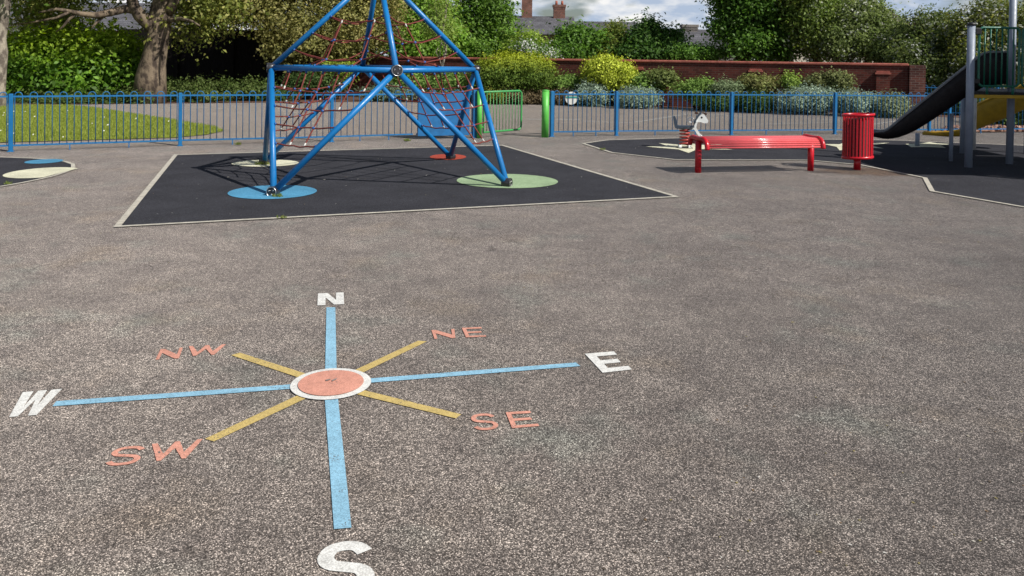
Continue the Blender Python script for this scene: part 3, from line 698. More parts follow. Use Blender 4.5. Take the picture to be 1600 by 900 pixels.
# rope nets
def sagpts(a, b, sag, n=14, out=Vector((0, 0, 0)), amp=.0):
    ph = rng.uniform(0, 6.28)
    return [a.lerp(b, i / n) + Vector((0, 0, -4 * sag * (i / n) * (1 - i / n) + amp * math.sin(ph + i * 1.3) * math.sin(math.pi * i / n))) + out * (4 * (i / n) * (1 - i / n)) for i in range(n + 1)]
def interp(pts, t):
    x = t * (len(pts) - 1); i = min(len(pts) - 2, max(0, int(x))); return pts[i].lerp(pts[i + 1], x - i)
def ropeobj(pts, label=None):
    o = MB().tube(pts, .0095, 7).build('rope', M['rope'], fr, fo); return o
def net(m1, m2, tip, levels, ts, ends, sag, upper, inner=0):
    P1, P2, T = Vector(m1), Vector(m2), Vector(tip); mid = (P1 + P2) / 2
    cen = Vector((FX, FY, mid.z * .5 + T.z * .5)); inw = (Vector((FX, FY, 0)) - Vector((mid.x, mid.y, 0))).normalized() * inner
    H = []
    for s in levels:
        a, b = P1.lerp(T, s), P2.lerp(T, s)
        d = (b - a).normalized(); a2, b2 = a + d * .05, b - d * .05
        pts = sagpts(a2, b2, sag * (b - a).length, out=inw * (b - a).length, amp=.006)
        o = ropeobj(pts); H.append((s, pts))
        for e in (a2, b2): MB().ball(e, .018, 8).build('rope_clamp', M['conn'], o, fo)
    for t, e in zip(ts, ends):
        top = P1.lerp(P2, t) + (Vector((0, 0, -PR)) if not upper else Vector((0, 0, PR))); ctl = [top]; cross = []
        for j in range(e):
            s, pts = H[j]; lt = (t - s / 2) / (1 - s); q = interp(pts, min(.97, max(.03, lt))); ctl.append(q); cross.append(q)
        fine = []
        for i in range(len(ctl) - 1):
            for k2 in range(4):
                f2 = k2 / 4; fine.append(ctl[i].lerp(ctl[i + 1], f2) + inw * .25 * math.sin(math.pi * f2) * .12)
        fine.append(ctl[-1])
        o = ropeobj(fine)
        for q in cross[:-1]: MB().ball(q, .023, 8, (1, 1, .85)).build('connector', M['conn'], o, fo)
        d = (fine[-2] - fine[-1]).normalized(); MB().tube([fine[-1], fine[-1] + d * .05], .0105, 8).build('ferrule', M['ferrule'], o, fo)
        d = (fine[1] - fine[0]).normalized(); MB().tube([fine[0] - d * .01, fine[0] + d * .03], .013, 8).build('rope_clamp', M['conn'], o, fo)
lv = [.18, .335, .485, .64]
tt, ee = [.165, .30, .435, .565, .70, .835], [1, 2, 4, 4, 2, 1]
net(Md['L'], Md['F'], Ft['FL'], lv, tt, ee, .028, False, .03)
net(Md['F'], Md['Rr'], Ft['FR'], lv, tt, ee, .03, False, .03)
net(Md['Rr'], Md['B'], Ft['BR'], lv, tt, ee, .035, False, .03)
net(Md['B'], Md['L'], Ft['BL'], lv, tt, ee, .035, False, .03)
ul = [.18, .35, .52]
net(Md['L'], Md['F'], AP, ul, [.36, .66], [3, 3], .085, True, .03)
net(Md['F'], Md['Rr'], AP, ul, [.5], [3], .085, True, .03)
net(Md['Rr'], Md['B'], AP, ul, [.5], [3], .085, True, .03)
net(Md['B'], Md['L'], AP, ul, [.62], [3], .085, True, .03)

# weeds round the feet and kerbs
def weed(x, y, r_, label, n=120, h=.05, seed=1):
    q = np.random.default_rng(seed); a = q.uniform(0, 6.28, n); d = q.random(n) ** .6 * r_; px, py = x + np.cos(a) * d, y + np.sin(a) * d * .7
    an = q.uniform(0, 6.28, n); w = .005; hh = h * q.uniform(.5, 1.3, n); lx, ly = q.normal(size=n) * h * .5, q.normal(size=n) * h * .5; z = np.full(n, .012)
    P = np.stack([np.stack([px - np.cos(an) * w, py - np.sin(an) * w, z], 1), np.stack([px + np.cos(an) * w, py + np.sin(an) * w, z], 1), np.stack([px + lx + np.cos(an) * w * .4, py + ly, z + hh], 1), np.stack([px + lx - np.cos(an) * w * .4, py + ly, z + hh], 1)], 1)
    t = q.random(n)[:, None]; col = np.array([.10, .17, .02]) * (1 - t) + np.array([.26, .28, .08]) * t
    tag(quads('weed_tuft', M['blade'], P - 0, col), label, 'weed', 'weed tufts in cracks')
weed(-2.62, 9.16, .07, 'grass tuft at the foot of the frame on the blue disc', 60, .035, 1)
weed(-3.62, 11.85, .11, 'grass tuft at the frame foot on the cream disc', 100, .045, 2)
weed(G(636, 221).x, G(636, 221).y, .07, 'green weed tuft below the railings behind the climbing frame', 80, .04, 3)
weed(G(372, 227).x, G(372, 227).y, .06, 'green weed tuft below the railings near the lawn tip', 70, .04, 4)
weed(G(12, 289).x, G(12, 289).y, .05, 'tiny weed on the kerb of the curved black pad', 25, .03, 5)
weed(G(440, 342).x, G(440, 342).y, .05, 'tiny weed on the near kerb of the climbing pad', 25, .02, 6)
weed(G(942, 235).x, G(942, 235).y, .05, 'tiny weed on the kerb near the pointed end of the pad', 30, .035, 7)

# ================================================================== RAILINGS
HT = .93
def rail_panel(a, b, nh, parent, org, skip=0.0, mat='fence_blue'):
    a, b = Vector((a[0], a[1], 0)), Vector((b[0], b[1], 0)); d = (b - a).normalized(); L = (b - a).length; mb = MB()
    nn = Vector((-d.y, d.x, 0)); rz = math.atan2(d.y, d.x)
    for z, hgt in ((.885, .026), (.10, .026)):
        mb.box((a + b) / 2 + Vector((0, 0, z)), (L - .06, .012, hgt), rz)
    pitch = L / nh
    for i in range(nh):
        c = a + d * (pitch * (i + .5)); hw = pitch * .25
        pts = [c - d * hw + Vector((0, 0, .10)), c - d * hw + Vector((0, 0, .903))]
        for k in range(1, 7): t = math.pi - math.pi * k / 7; pts.append(c + d * hw * math.cos(t) + Vector((0, 0, .903 + hw * math.sin(t))))
        pts += [c + d * hw + Vector((0, 0, .903)), c + d * hw + Vector((0, 0, .10))]
        mb.tube(pts, .0072, 6)
    for t in (.33, .68):
        p_ = a + d * (L * t); mb.box(p_ + Vector((0, 0, .05)), (.016, .016, .1), rz); mb.box(p_ + d * .03 + Vector((0, 0, .093)), (.07, .02, .01), rz)
    return mb.build('railing_panel', M[mat], parent, org)
def post(p_, parent, org, h=HT, w=.062, mat='fence_blue'):
    p_ = Vector((p_[0], p_[1], 0)); mb = MB().bbox(p_ + Vector((0, 0, h / 2)), (w, w, h), .35, .008); mb.bbox(p_ + Vector((0, 0, .006)), (w * 1.5, w * 1.5, .012), .35, .003)
    return mb.build('post', M[mat], parent, org)
f1 = thing('bow_top_fence', (-5.78, 14.22, 0), 'blue bow top railings behind the climbing frame, from the lawn to the gate', 'fence')
pl = [(-12.6, 10.6), (-10.28, 11.85), (-8.02, 13.05), (-5.78, 14.22), (-3.36, 15.25), (-1.90, 16.0)]
for i in range(len(pl) - 1):
    n_ = 12 if i < 4 else 7
    rail_panel(pl[i], pl[i + 1], n_, f1, (-5.78, 14.22, 0))
for p_ in pl[:-1]: post(p_, f1, (-5.78, 14.22, 0))
gp1 = Vector((-.74, 16.42, 0))
rail_panel(pl[-1], gp1, 5, f1, (-5.78, 14.22, 0)); post(gp1, f1, (-5.78, 14.22, 0), .97, .085)
bd = (gp1 - Vector((*pl[-1], 0))).normalized()
a_, b_ = G(655, 214.5), G(733, 215.5); a_ = Vector((*pl[-1], 0)) + bd * .05 + Vector((.02, -.03, 0)); b_ = gp1 - bd * .13 + Vector((.02, -.03, 0))
MB().bbox((a_ + b_) / 2 + Vector((0, 0, .485)), ((b_ - a_).length, .018, .85), math.atan2(bd.y, bd.x), .004).build('board_panel', M['panel_blue'], f1, (-5.78, 14.22, 0))
f2 = thing('bow_top_fence', (2.24, 17.36, 0), 'blue bow top railings running from the green gate post past the bench', 'fence')
pr = [(.84, 16.93), (2.24, 17.36), (4.85, 17.95), (7.35, 18.50), (9.75, 19.0), (10.28, 19.12), (12.9, 19.75), (15.5, 20.4)]
for i in range(len(pr) - 1):
    if i == 4: continue
    rail_panel(pr[i], pr[i + 1], 7 if i == 0 else 12, f2, (2.24, 17.36, 0))
rail_panel(pr[4], pr[5], 3, f2, (2.24, 17.36, 0))
for i, p_ in enumerate(pr): post(p_, f2, (2.24, 17.36, 0), .95, .075 if i == 0 else .062)
f3 = thing('bow_top_fence', (13.2, 25.6, 0), 'farther blue bow top railings starting at the end pillar of the brick wall', 'fence')
pq = [(12.95, 26.2), (15.2, 25.5), (17.4, 24.8), (19.6, 24.1), (21.8, 23.4)]
for i in range(4): rail_panel(pq[i], pq[i + 1], 11, f3, (13.2, 25.6, 0))
for p_ in pq: post(p_, f3, (13.2, 25.6, 0), .95)

# green gate
for (u, v, lab) in ((748.5, 216, 'green round gate post carrying the gate beside the blue board panel'), (851.5, 214.5, 'green round gate post standing free beside the start of the railings')):
    g_ = G(u, v); t = thing('gate_post', g_, lab, 'gate post', 'green gate posts')
    MB().tube([g_, g_ + Vector((0, 0, .955))], .052 if u < 800 else .075, 18).build('shaft', M['green'], t, g_)
    MB().tube([g_ + Vector((0, 0, .955)), g_ + Vector((0, 0, .972)), g_ + Vector((0, 0, .98))], [.052 * 1.04 if u < 800 else .078, .045 if u < 800 else .07, .02], 18).build('cap', M['green'], t, g_)
ga, gb = G(755, 215.5), G(814, 210.0)
gt = thing('gate', ga, 'bright green barred gate leaf standing ajar', 'gate')
gd = (gb - ga).normalized(); gl = (gb - ga).length; rad = .09; ptz = []
z0_, z1_ = .11, .93
ptz = [ga + Vector((0, 0, z0_)), ga + Vector((0, 0, z1_))]
fr_pts = [ga + Vector((0, 0, z1_))]
for k in range(6): t = math.pi / 2 - math.pi / 2 * k / 5; fr_pts.append(ga + gd * (gl - rad + rad * math.cos(t)) + Vector((0, 0, z1_ - rad + rad * math.sin(t))))
for k in range(6): t = -math.pi / 2 * k / 5; fr_pts.append(ga + gd * (gl - rad + rad * math.cos(t)) + Vector((0, 0, z0_ + rad + rad * math.sin(t))))
fr_pts.append(ga + Vector((0, 0, z0_)))
MB().tube(fr_pts, .022, 10, closed=True).build('gate_frame', M['gate_green'], gt, ga)
mb = MB()
for i in range(1, 12): p_ = ga + gd * (gl * i / 12); mb.tube([p_ + Vector((0, 0, z0_)), p_ + Vector((0, 0, z1_))], .0075, 6)
mb.build('gate_bars', M['gate_green'], gt, ga)
for z in (.22, .82): MB().tube([ga - gd * .10 + Vector((0, 0, z)), ga + Vector((0, 0, z))], .014, 8).build('hinge', M['green'], gt, ga)
# round sign
sgp = Vector((1.25, 17.085, .80)); sgu = Vector((2.24 - .84, 17.36 - 16.93, 0)).normalized(); sgn = Vector((sgu.y, -sgu.x, 0))
sg_ = thing('round_sign', sgp, 'small round pale sign with a teal bar fixed to the railings', 'sign')
MB().tube([sgp + sgn * .0, sgp + sgn * .012], .135, 32).build('sign_disc', M['sign_white'], sg_, sgp)
MB().box(sgp + sgn * .016 + Vector((0, 0, .02)), (.25, .008, .038), math.atan2(sgu.y, sgu.x)).build('sign_bar', M['sign_teal'], sg_, sgp)

# ================================================================== BENCH
b0, b1 = Vector((2.706, 11.75, 0)), Vector((4.473, 12.14, 0)); bu = (b1 - b0).normalized(); bv = Vector((-bu.y, bu.x, 0)); bc = (b0 + b1) / 2
bn = thing('bench', bc, 'backless red metal bench of lengthwise bars on two round legs', 'bench')
for p_ in (b0, b1):
    o = MB().tube([p_ + Vector((0, 0, 0)), p_ + Vector((0, 0, .46))], .046, 18).build('leg', M['red'], bn, bc)
W2 = .27
def bprof(k):                              # cross-section path of the seat: rounded down both sides
    pts = []
    for i in range(9): t = R(182 - 92 * i / 8); pts.append((-W2 + .13 + .13 * math.cos(t), .375 + .12 * math.sin(t)))
    for i in range(1, 6): pts.append((-W2 + .13 + (2 * W2 - .23) * i / 6, .495 - .006 * math.sin(math.pi * i / 6)))
    for i in range(9): t = R(90 - 92 * i / 8); pts.append((W2 - .10 + .10 * math.cos(t), .395 + .10 * math.sin(t)))
    return pts
prof = bprof(0)
for e, sh_ in ((b0, 0.0), (b1, .02)):
    pts = [(prof[0][0] - .004, prof[0][1] - .02)] + prof + [(prof[-1][0] + .004, prof[-1][1] - .02)]
    MB().tube([e + bu * sh_ + bv * (y_ * 1.04) + Vector((0, 0, z_ + .006)) for y_, z_ in pts], .034, 14).build('end_bracket', M['red'], bn, bc)
cum = [0]
for i in range(1, len(prof)): cum.append(cum[-1] + math.dist(prof[i], prof[i - 1]))
for k in range(20):
    d_ = cum[-1] * (k + .4) / 19.8; i = max(j for j in range(len(prof)) if cum[j] <= d_); i = min(i, len(prof) - 2); f_ = (d_ - cum[i]) / (cum[i + 1] - cum[i])
    y_, z_ = [prof[i][q] * (1 - f_) + prof[i + 1][q] * f_ for q in (0, 1)]
    MB().tube([b0 + bu * .0 + bv * y_ + Vector((0, 0, z_)), b1 - bu * .01 + bv * y_ + Vector((0, 0, z_))], .0142, 8).build('seat_bar', M['red_pale'], bn, bc)
MB().box(bc + Vector((0, 0, .455)), ((b1 - b0).length, .05, .03), math.atan2(bu.y, bu.x)).build('seat_frame', M['red'], bn, bc)

# ================================================================== LITTER BIN
bp_ = Vector((5.25, 12.33, 0)); bi = thing('litter_bin', bp_, 'red slatted round litter bin on a single stubby post', 'litter bin')
BR_, z0b, z1b = .214, .185, .835
o = MB().tube([bp_, bp_ + Vector((0, 0, .21))], .052, 16).build('post', M['red'], bi, bp_)
def circ(r_, z, n=40): return [bp_ + Vector((r_ * math.cos(t), r_ * math.sin(t), z + .012 * math.cos(t + .6))) for t in np.linspace(0, 2 * math.pi, n + 1)[:-1]]
for r_, z in ((BR_ + .012, z1b), (BR_ + .006, z0b + .01)):
    mb = MB(); rings = [circ(r_ - .012, z - .02), circ(r_ + .006, z - .022), circ(r_ + .01, z + .0), circ(r_ + .004, z + .018), circ(r_ - .014, z + .018)]; n_ = 40
    P_ = [p_ for rg in rings for p_ in rg]; fs = [(a * n_ + i, a * n_ + (i + 1) % n_, ((a + 1) % 5) * n_ + (i + 1) % n_, ((a + 1) % 5) * n_ + i) for a in range(5) for i in range(n_)]
    mb.add(P_, fs, True); mb.build('rim', M['red'], bi, bp_)
for i in range(28):
    t = 2 * math.pi * i / 28; c = bp_ + Vector((BR_ * math.cos(t), BR_ * math.sin(t), (z0b + z1b) / 2)); MB().bbox(c, (.026, .007, z1b - z0b - .01), t + math.pi / 2, .002).build('slat', M['red'], bi, bp_)
MB().tube([bp_ + Vector((0, 0, z0b + .02)), bp_ + Vector((0, 0, z1b - .06))], .185, 30, caps=False).build('liner', M['liner'], bi, bp_)
MB().tube([bp_ + Vector((0, 0, z0b)), bp_ + Vector((0, 0, z0b + .012))], BR_ - .004, 30).build('bin_floor', M['red'], bi, bp_)

# ================================================================== SPRING RIDER
rp_ = Vector((*G(1069.5, 232)[:2], 0)); sr = thing('spring_rider', rp_, 'grey and white donkey shaped spring rider on a red coil spring', 'spring rider')
U, V, Wd = Vector((.98, -.15, 0)).normalized(), Vector((0, 0, 1)), Vector((-.15, -.98, 0)).normalized()
px = rp_.y / F                                # one photo pixel at this distance
def rpt(u, v): return ((u - 1068) * px, (232.0 - v) * px)
def board(name, pl, t, mat, off=0, parent=None):
    return MB().prism([rpt(*q) for q in pl], rp_ + Wd * off, U, V, Wd, t).build(name, M[mat], parent or sr, rp_)
MB().box(rp_ + Vector((0, 0, .02)), (.24, .24, .012), .1).build('base_plate', M['deck'], sr, rp_)
for sx, sy in ((-1, -1), (1, -1), (1, 1), (-1, 1)): MB().bbox(rp_ + U * (.085 * sx) + Wd * (.085 * sy) + Vector((0, 0, .045)), (.055, .05, .05), .1, .008).build('foot_clamp', M['hr_white'], sr, rp_)
pts = [rp_ + Vector((.088 * math.cos(t), .088 * math.sin(t), .06 + .30 * t / (2 * math.pi * 5.0))) for t in np.linspace(0, 2 * math.pi * 5.0, 130)]
MB().tube(pts, .0145, 8).build('coil_spring', M['spring'], sr, rp_)
MB().box(rp_ + Vector((0, 0, .368)), (.22, .2, .014), .1).build('spring_plate', M['deck'], sr, rp_)
for off in (-.05, .05):
    o = board('side_panel', [(1062, 204.2), (1066, 200), (1074, 197.8), (1081.5, 197), (1083.5, 191), (1086.5, 185), (1090, 180), (1093, 177.6), (1096.5, 177.4), (1100, 182), (1103.3, 187.5), (1102, 191), (1097.5, 191.4), (1091, 189.6), (1087, 189.8), (1085.3, 196), (1085.5, 199.5), (1088.5, 204), (1092.5, 210), (1096.5, 214), (1092.5, 214.3), (1088.5, 211), (1084.5, 205), (1081.5, 201), (1076, 203.4)], .022, 'hr_white', off)
    s2 = 1 if off > 0 else -1
    MB().tube([rp_ + U * rpt(1093, 182.5)[0] + V * rpt(1093, 182.5)[1] + Wd * (off + s2 * q) for q in (.009, .014)], .018, 12).build('eye', M['eye'], o, rp_)
board('mane', [(1081.5, 196), (1082, 189), (1086, 181), (1091, 174.5), (1094.5, 171.8), (1092.5, 176), (1088, 182), (1084.5, 189), (1082.8, 196)], .09, 'hr_grey')
hc = rp_ + U * rpt(1077, 187)[0] + V * rpt(1077, 187)[1]
MB().tube([hc + (U * math.cos(t) * 1.2 + V * math.sin(t)) * .045 for t in np.linspace(0, 2 * math.pi, 25)[:-1]], .009, 8, closed=True).build('handle_ring', M['hr_white'], sr, rp_)
board('ear', [(1081.8, 176.5), (1083, 173.8), (1087.5, 174.6), (1088, 176.8), (1084.5, 177.8)], .03, 'hr_brown', .06)
board('ear', [(1094, 174.5), (1098.5, 175.5), (1101.5, 176.5), (1100.5, 179.3), (1097, 178)], .03, 'hr_brown', -.02)
board('seat', [(1052, 197.3), (1056, 196), (1070, 196.3), (1082, 196.2), (1082, 198), (1068, 198.8), (1056, 201), (1053, 199.8)], .20, 'hr_grey')
board('backrest', [(1049.8, 183.5), (1050.6, 181.2), (1052.3, 181.5), (1054.5, 186), (1057, 195.8), (1052.5, 197.5), (1050.8, 191)], .13, 'hr_grey')
MB().tube([rp_ + U * rpt(1085, 189)[0] + V * rpt(1085, 189)[1] - Wd * .2, rp_ + U * rpt(1085, 189)[0] + V * rpt(1085, 189)[1] + Wd * .2], .013, 10).build('handle', M['hr_white'], sr, rp_)
MB().tube([rp_ + U * rpt(1093, 211)[0] + V * rpt(1093, 211)[1] - Wd * .2, rp_ + U * rpt(1093, 211)[0] + V * rpt(1093, 211)[1] + Wd * .2], .013, 10).build('footrest', M['hr_white'], sr, rp_)

# ================================================================== SLIDE TOWER
P1, P2, P3, P4 = Vector((7.18, 12.77, 0)), Vector((8.13, 13.27, 0)), Vector((8.22, 14.81, 0)), Vector((8.76, 15.4, 0))
tw = thing('slide_tower', (8.4, 13.8, 0), 'climbing tower with grey posts, green barred railings and a yellow edged deck', 'play tower')
to = (8.4, 13.8, 0)
def tpost(p_, h, r_=.058, cap=True, mat='grey_post'):
    o = MB().tube([p_, p_ + Vector((0, 0, h))], r_, 20).build('post', M[mat], tw, to)
    if cap: MB().tube([p_ + Vector((0, 0, h)), p_ + Vector((0, 0, h + .03)), p_ + Vector((0, 0, h + .055))], [r_ * 1.18, r_ * 1.12, .01], 20).build('post_cap', M['black_plastic'], o, to)
tpost(P1, 2.23); tpost(P2, 3.3, .055); tpost(P3, 1.12, .052, False); tpost(P4, 1.15, .03, False, 'white_metal')
tpost(Vector((9.15, 12.85, 0)), 3.3, .058); tpost(Vector((9.45, 14.9, 0)), 2.9, .058)
dk = [(7.22, 12.84), (9.2, 12.92), (9.3, 14.9), (8.25, 14.85), (7.62, 13.75)]
mb = MB(); n_ = len(dk)
mb.add([(x, y, 1.13) for x, y in dk] + [(x, y, 1.19) for x, y in dk], [tuple(reversed(range(n_))), tuple(range(n_, 2 * n_))] + [(i, (i + 1) % n_, (i + 1) % n_ + n_, i + n_) for i in range(n_)])
mb.build('deck', M['deck'], tw, to)
MB().bbox((8.2, 12.83, 1.12), (1.9, .035, .055), .04, .006).build('deck_edge', M['yellow'], tw, to)
def tower_rail(a, b, z0, z1, n_, rr_=.0115):
    a, b = Vector((*a, 0)), Vector((*b, 0)); d = (b - a).normalized(); L = (b - a).length; q = .07; pts = []
    for (cx__, cz, s0) in ((q, z0 + q, 180), (L - q, z0 + q, 270), (L - q, z1 - q, 0), (q, z1 - q, 90)):
        for k in range(5): t = R(s0 + 90 * k / 4); pts.append(a + d * (cx__ + q * math.cos(t)) + Vector((0, 0, cz + q * math.sin(t))))
    o = MB().tube(pts, .019, 10, closed=True).build('railing', M['dgreen'], tw, to)
    for i in range(1, n_):
        p_ = a + d * (L * i / n_); MB().tube([p_ + Vector((0, 0, z0)), p_ + Vector((0, 0, z1))], rr_, 8).build('railing_bar', M['dgreen'], o, to)
    for t in (.22, .86): p_ = a + d * (L * t); MB().tube([p_ + Vector((0, 0, z0 - .13)), p_ + Vector((0, 0, z0))], .02, 8).build('railing_foot', M['dgreen'], o, to)
tower_rail((7.30, 12.76), (7.95, 12.79), 1.285, 2.20, 7)
tower_rail((8.0, 12.79), (9.08, 12.85), 1.285, 2.20, 11)
for t in (.0,): MB().bbox((7.27, 12.765, 2.14), (.10, .09, .10), 0, .01).build('rail_bracket', M['black_plastic'], tw, to)
MB().bbox((7.265, 12.765, 1.36), (.09, .08, .08), 0, .01).build('rail_bracket', M['black_plastic'], tw, to)
# unseen roofs above the view, sized for the shade they cast
def pyr_roof(parent, org, x0, x1, y0, y1, z, mat):
    mb = MB(); cn_ = [Vector(p_) for p_ in ((x0, y0, z), (x1, y0, z), (x1, y1, z), (x0, y1, z))]; ap = Vector(((x0 + x1) / 2, (y0 + y1) / 2, z + .7))
    mb.add([*cn_, ap, *[c + Vector((0, 0, -.03)) for c in cn_]], [(0, 1, 4), (1, 2, 4), (2, 3, 4), (3, 0, 4), (5, 6, 1, 0), (6, 7, 2, 1), (7, 8, 3, 2), (8, 5, 0, 3), (8, 7, 6, 5)])
    return mb.build('roof', M[mat], parent, org)
pyr_roof(tw, to, 9.3, 11.4, 12.75, 14.5, 2.9, 'dgreen')
# unseen near half of the unit, guessed and sized to shade pad and slide
o2 = (10.0, 11.4, 0)
tw2 = thing('unseen_play_tower', o2, 'unseen roofed grey post tower with plank panels, added to shade the pad', 'play tower')
for p_ in ((8.75, 10.5), (11.0, 10.5), (11.0, 12.4), (8.85, 12.4)): p_ = Vector((*p_, 0)); MB().tube([p_, p_ + Vector((0, 0, 2.9))], .055, 16).build('post', M['grey_post'], tw2, o2)
MB().bbox((9.9, 11.45, 1.3), (2.2, 1.9, .07), 0, .01).build('deck', M['deck'], tw2, o2)
MB().bbox((8.86, 11.3, 1.75), (.03, 1.3, .8), 0, .01).build('panel', M['yellow'], tw2, o2)
MB().bbox((9.9, 10.5, 1.75), (2.0, .03, .8), 0, .01).build('panel', M['dgreen'], tw2, o2)
pyr_roof(tw2, o2, 8.25, 11.5, 10.1, 12.65, 2.9, 'dgreen')

# slides
def slide(name, label, Q, d, w, px_, mat, edge, leg, legh, legr):
    """outer near side runs in the vertical plane through Q along d; px_ = photo column, top and bottom rows of that side"""
    Q, d = Vector((*Q, 0)), Vector((*d, 0)).normalized(); n_ = Vector((-d.y, d.x, 0)); n_ = n_ if n_.y > 0 else -n_
    rt = thing(name, (leg[0], leg[1], 0), label, 'slide'); org = (leg[0], leg[1], 0); sec = []
    for u, vt, vb in px_:
        def hit(v):
            r_ = Vector(ray(u, v)); t = (Q.x * n_.x + Q.y * n_.y) / (r_.x * n_.x + r_.y * n_.y); return Vector((r_.x * t, r_.y * t, CH + r_.z * t))
        a, b = hit(vt), hit(vb); sec.append((Vector((a.x, a.y, 0)), b.z, a.z))
    K = 14; mb = MB(); P_ = []; fs = []; th_ = .025
    for p_, zb, zt in sec:
        hgt = zt - zb
        for off in (0, th_):
            for k in range(K + 1):
                t = math.pi * k / K; x_ = .5 - .5 * math.copysign(abs(math.cos(t)) ** .55, math.cos(t)); z_ = 1 - abs(math.sin(t)) ** .75
                q = p_ + n_ * (off + x_ * (w - 2 * off)); P_.append((q.x, q.y, (zb + off) + z_ * (hgt - off)))
    m_ = K + 1
    for i in range(len(sec) - 1):
        a, b = i * 2 * m_, (i + 1) * 2 * m_
        for k in range(K): fs.append((a + k, b + k, b + k + 1, a + k + 1)); fs.append((a + m_ + k, a + m_ + k + 1, b + m_ + k + 1, b + m_ + k))
        for k in (0, K): fs.append((a + k, b + k, b + m_ + k, a + m_ + k))
    for a in (0, (len(sec) - 1) * 2 * m_):
        for k in range(K): fs.append((a + k, a + m_ + k, a + m_ + k + 1, a + k + 1))
    mb.add(P_, fs, True); mb.build('trough', M[mat], rt, org)
    for yy in (.01, w - .01): MB().tube([p_ + n_ * yy + Vector((0, 0, zt)) for p_, zb, zt in sec], .018, 8).build('side_rim', M[edge], rt, org)
    lg = Vector((leg[0], leg[1], 0)); MB().tube([lg, lg + Vector((0, 0, legh))], legr, 14).build('leg', M['grey_post'], rt, org)
    return rt
slide('slide', 'steep black plastic slide coming down towards the litter bin', (7.22, 13.30), (-.89, .45), .42,
    ((1363, 206.5, 214.5), (1372, 206, 216.5), (1381, 205.5, 218), (1388, 202, 218.3), (1396, 195.5, 217.7), (1405, 188, 216), (1418, 177.5, 211.5), (1432, 166.5, 205), (1450, 152, 194), (1470, 136, 181), (1490, 120, 167.5), (1512, 102.5, 152), (1530, 88.5, 142), (1537, 83.5, 138), (1545, 81.5, 134), (1576, 81.5, 132)),
    'slide_dark', 'slide_edge', (7.33, 13.56), .80, .032)
slide('slide', 'yellow plastic slide running down behind the grey tower posts', (8.9, 15.6), (-.87, .49), .42,
    ((1441, 208.5, 211.5), (1460, 209, 213), (1480, 208.5, 214.5), (1500, 205, 214.3), (1512, 190, 213), (1522, 166, 206), (1545, 156, 197), (1570, 146, 187), (1600, 133, 173), (1640, 115, 153), (1680, 100, 138)),
    'yellow', 'yellow', (7.96, 15.95), .26, .042)

# ================================================================== WALL, FENCE, HOUSES
def brick_wall():
    a, b = Vector((-12.0, 35.1, 0)), Vector((12.75, 26.25, 0)); d = (b - a).normalized(); L = (b - a).length; rz = math.atan2(d.y, d.x)
    w = thing('brick_wall', a, 'long low dark red brick wall with pink coping behind the planting bed', 'wall'); w.rotation_euler.z = rz
    def part(mb, name, mat):
        me_o = mb.build(name, M[mat]); me_o.parent = w; return me_o
    part(MB().box((L / 2, 0, .78), (L, .23, 1.56)), 'wall_body', 'brick')
    part(MB().bbox((L / 2, 0, 1.60), (L, .31, .085), 0, .02), 'coping', 'coping')
    for u in (560, 675, 836, 997, 1181, 1379):
        k_ = (u - 800) / F; t = (k_ * a.y - a.x) / (d.x - k_ * d.y)
        o = part(MB().box((t, -.17, .64), (.40, .12, 1.28)), 'pier', 'brick')
        c = MB().box((t, -.18, 1.31), (.47, .15, .055)); c.box((t, -.165, 1.365), (.40, .11, .05)); c = c.build('pier_cap', M['coping']); c.parent = o
    part(MB().box((L + .25, -.03, .80), (.46, .46, 1.60)), 'end_pillar', 'brick2')
    return w
brick_wall()
tf = thing('timber_fence', (-11.5, 33.2, 0), 'tall dark timber fence in the shade behind the big plane tree', 'fence')
a, b = Vector((-16.5, 34.6, 0)), Vector((-8.9, 32.9, 0)); d = (b - a).normalized(); rz = math.atan2(d.y, d.x); mb = MB(); L = (b - a).length
for i in range(int(L / .16)): mb.box(a + d * (.16 * i + .08) + Vector((0, 0, 1.32)), (.148, .03 + .01 * (i % 2), 2.64), rz)
mb.build('boards', M['timber'], tf, tf.location)
for i in range(4): MB().box(a + d * (L * i / 3.0) + Vector((0, -.06, 1.34)), (.1, .1, 2.68), rz).build('post', M['timber'], tf, tf.location)

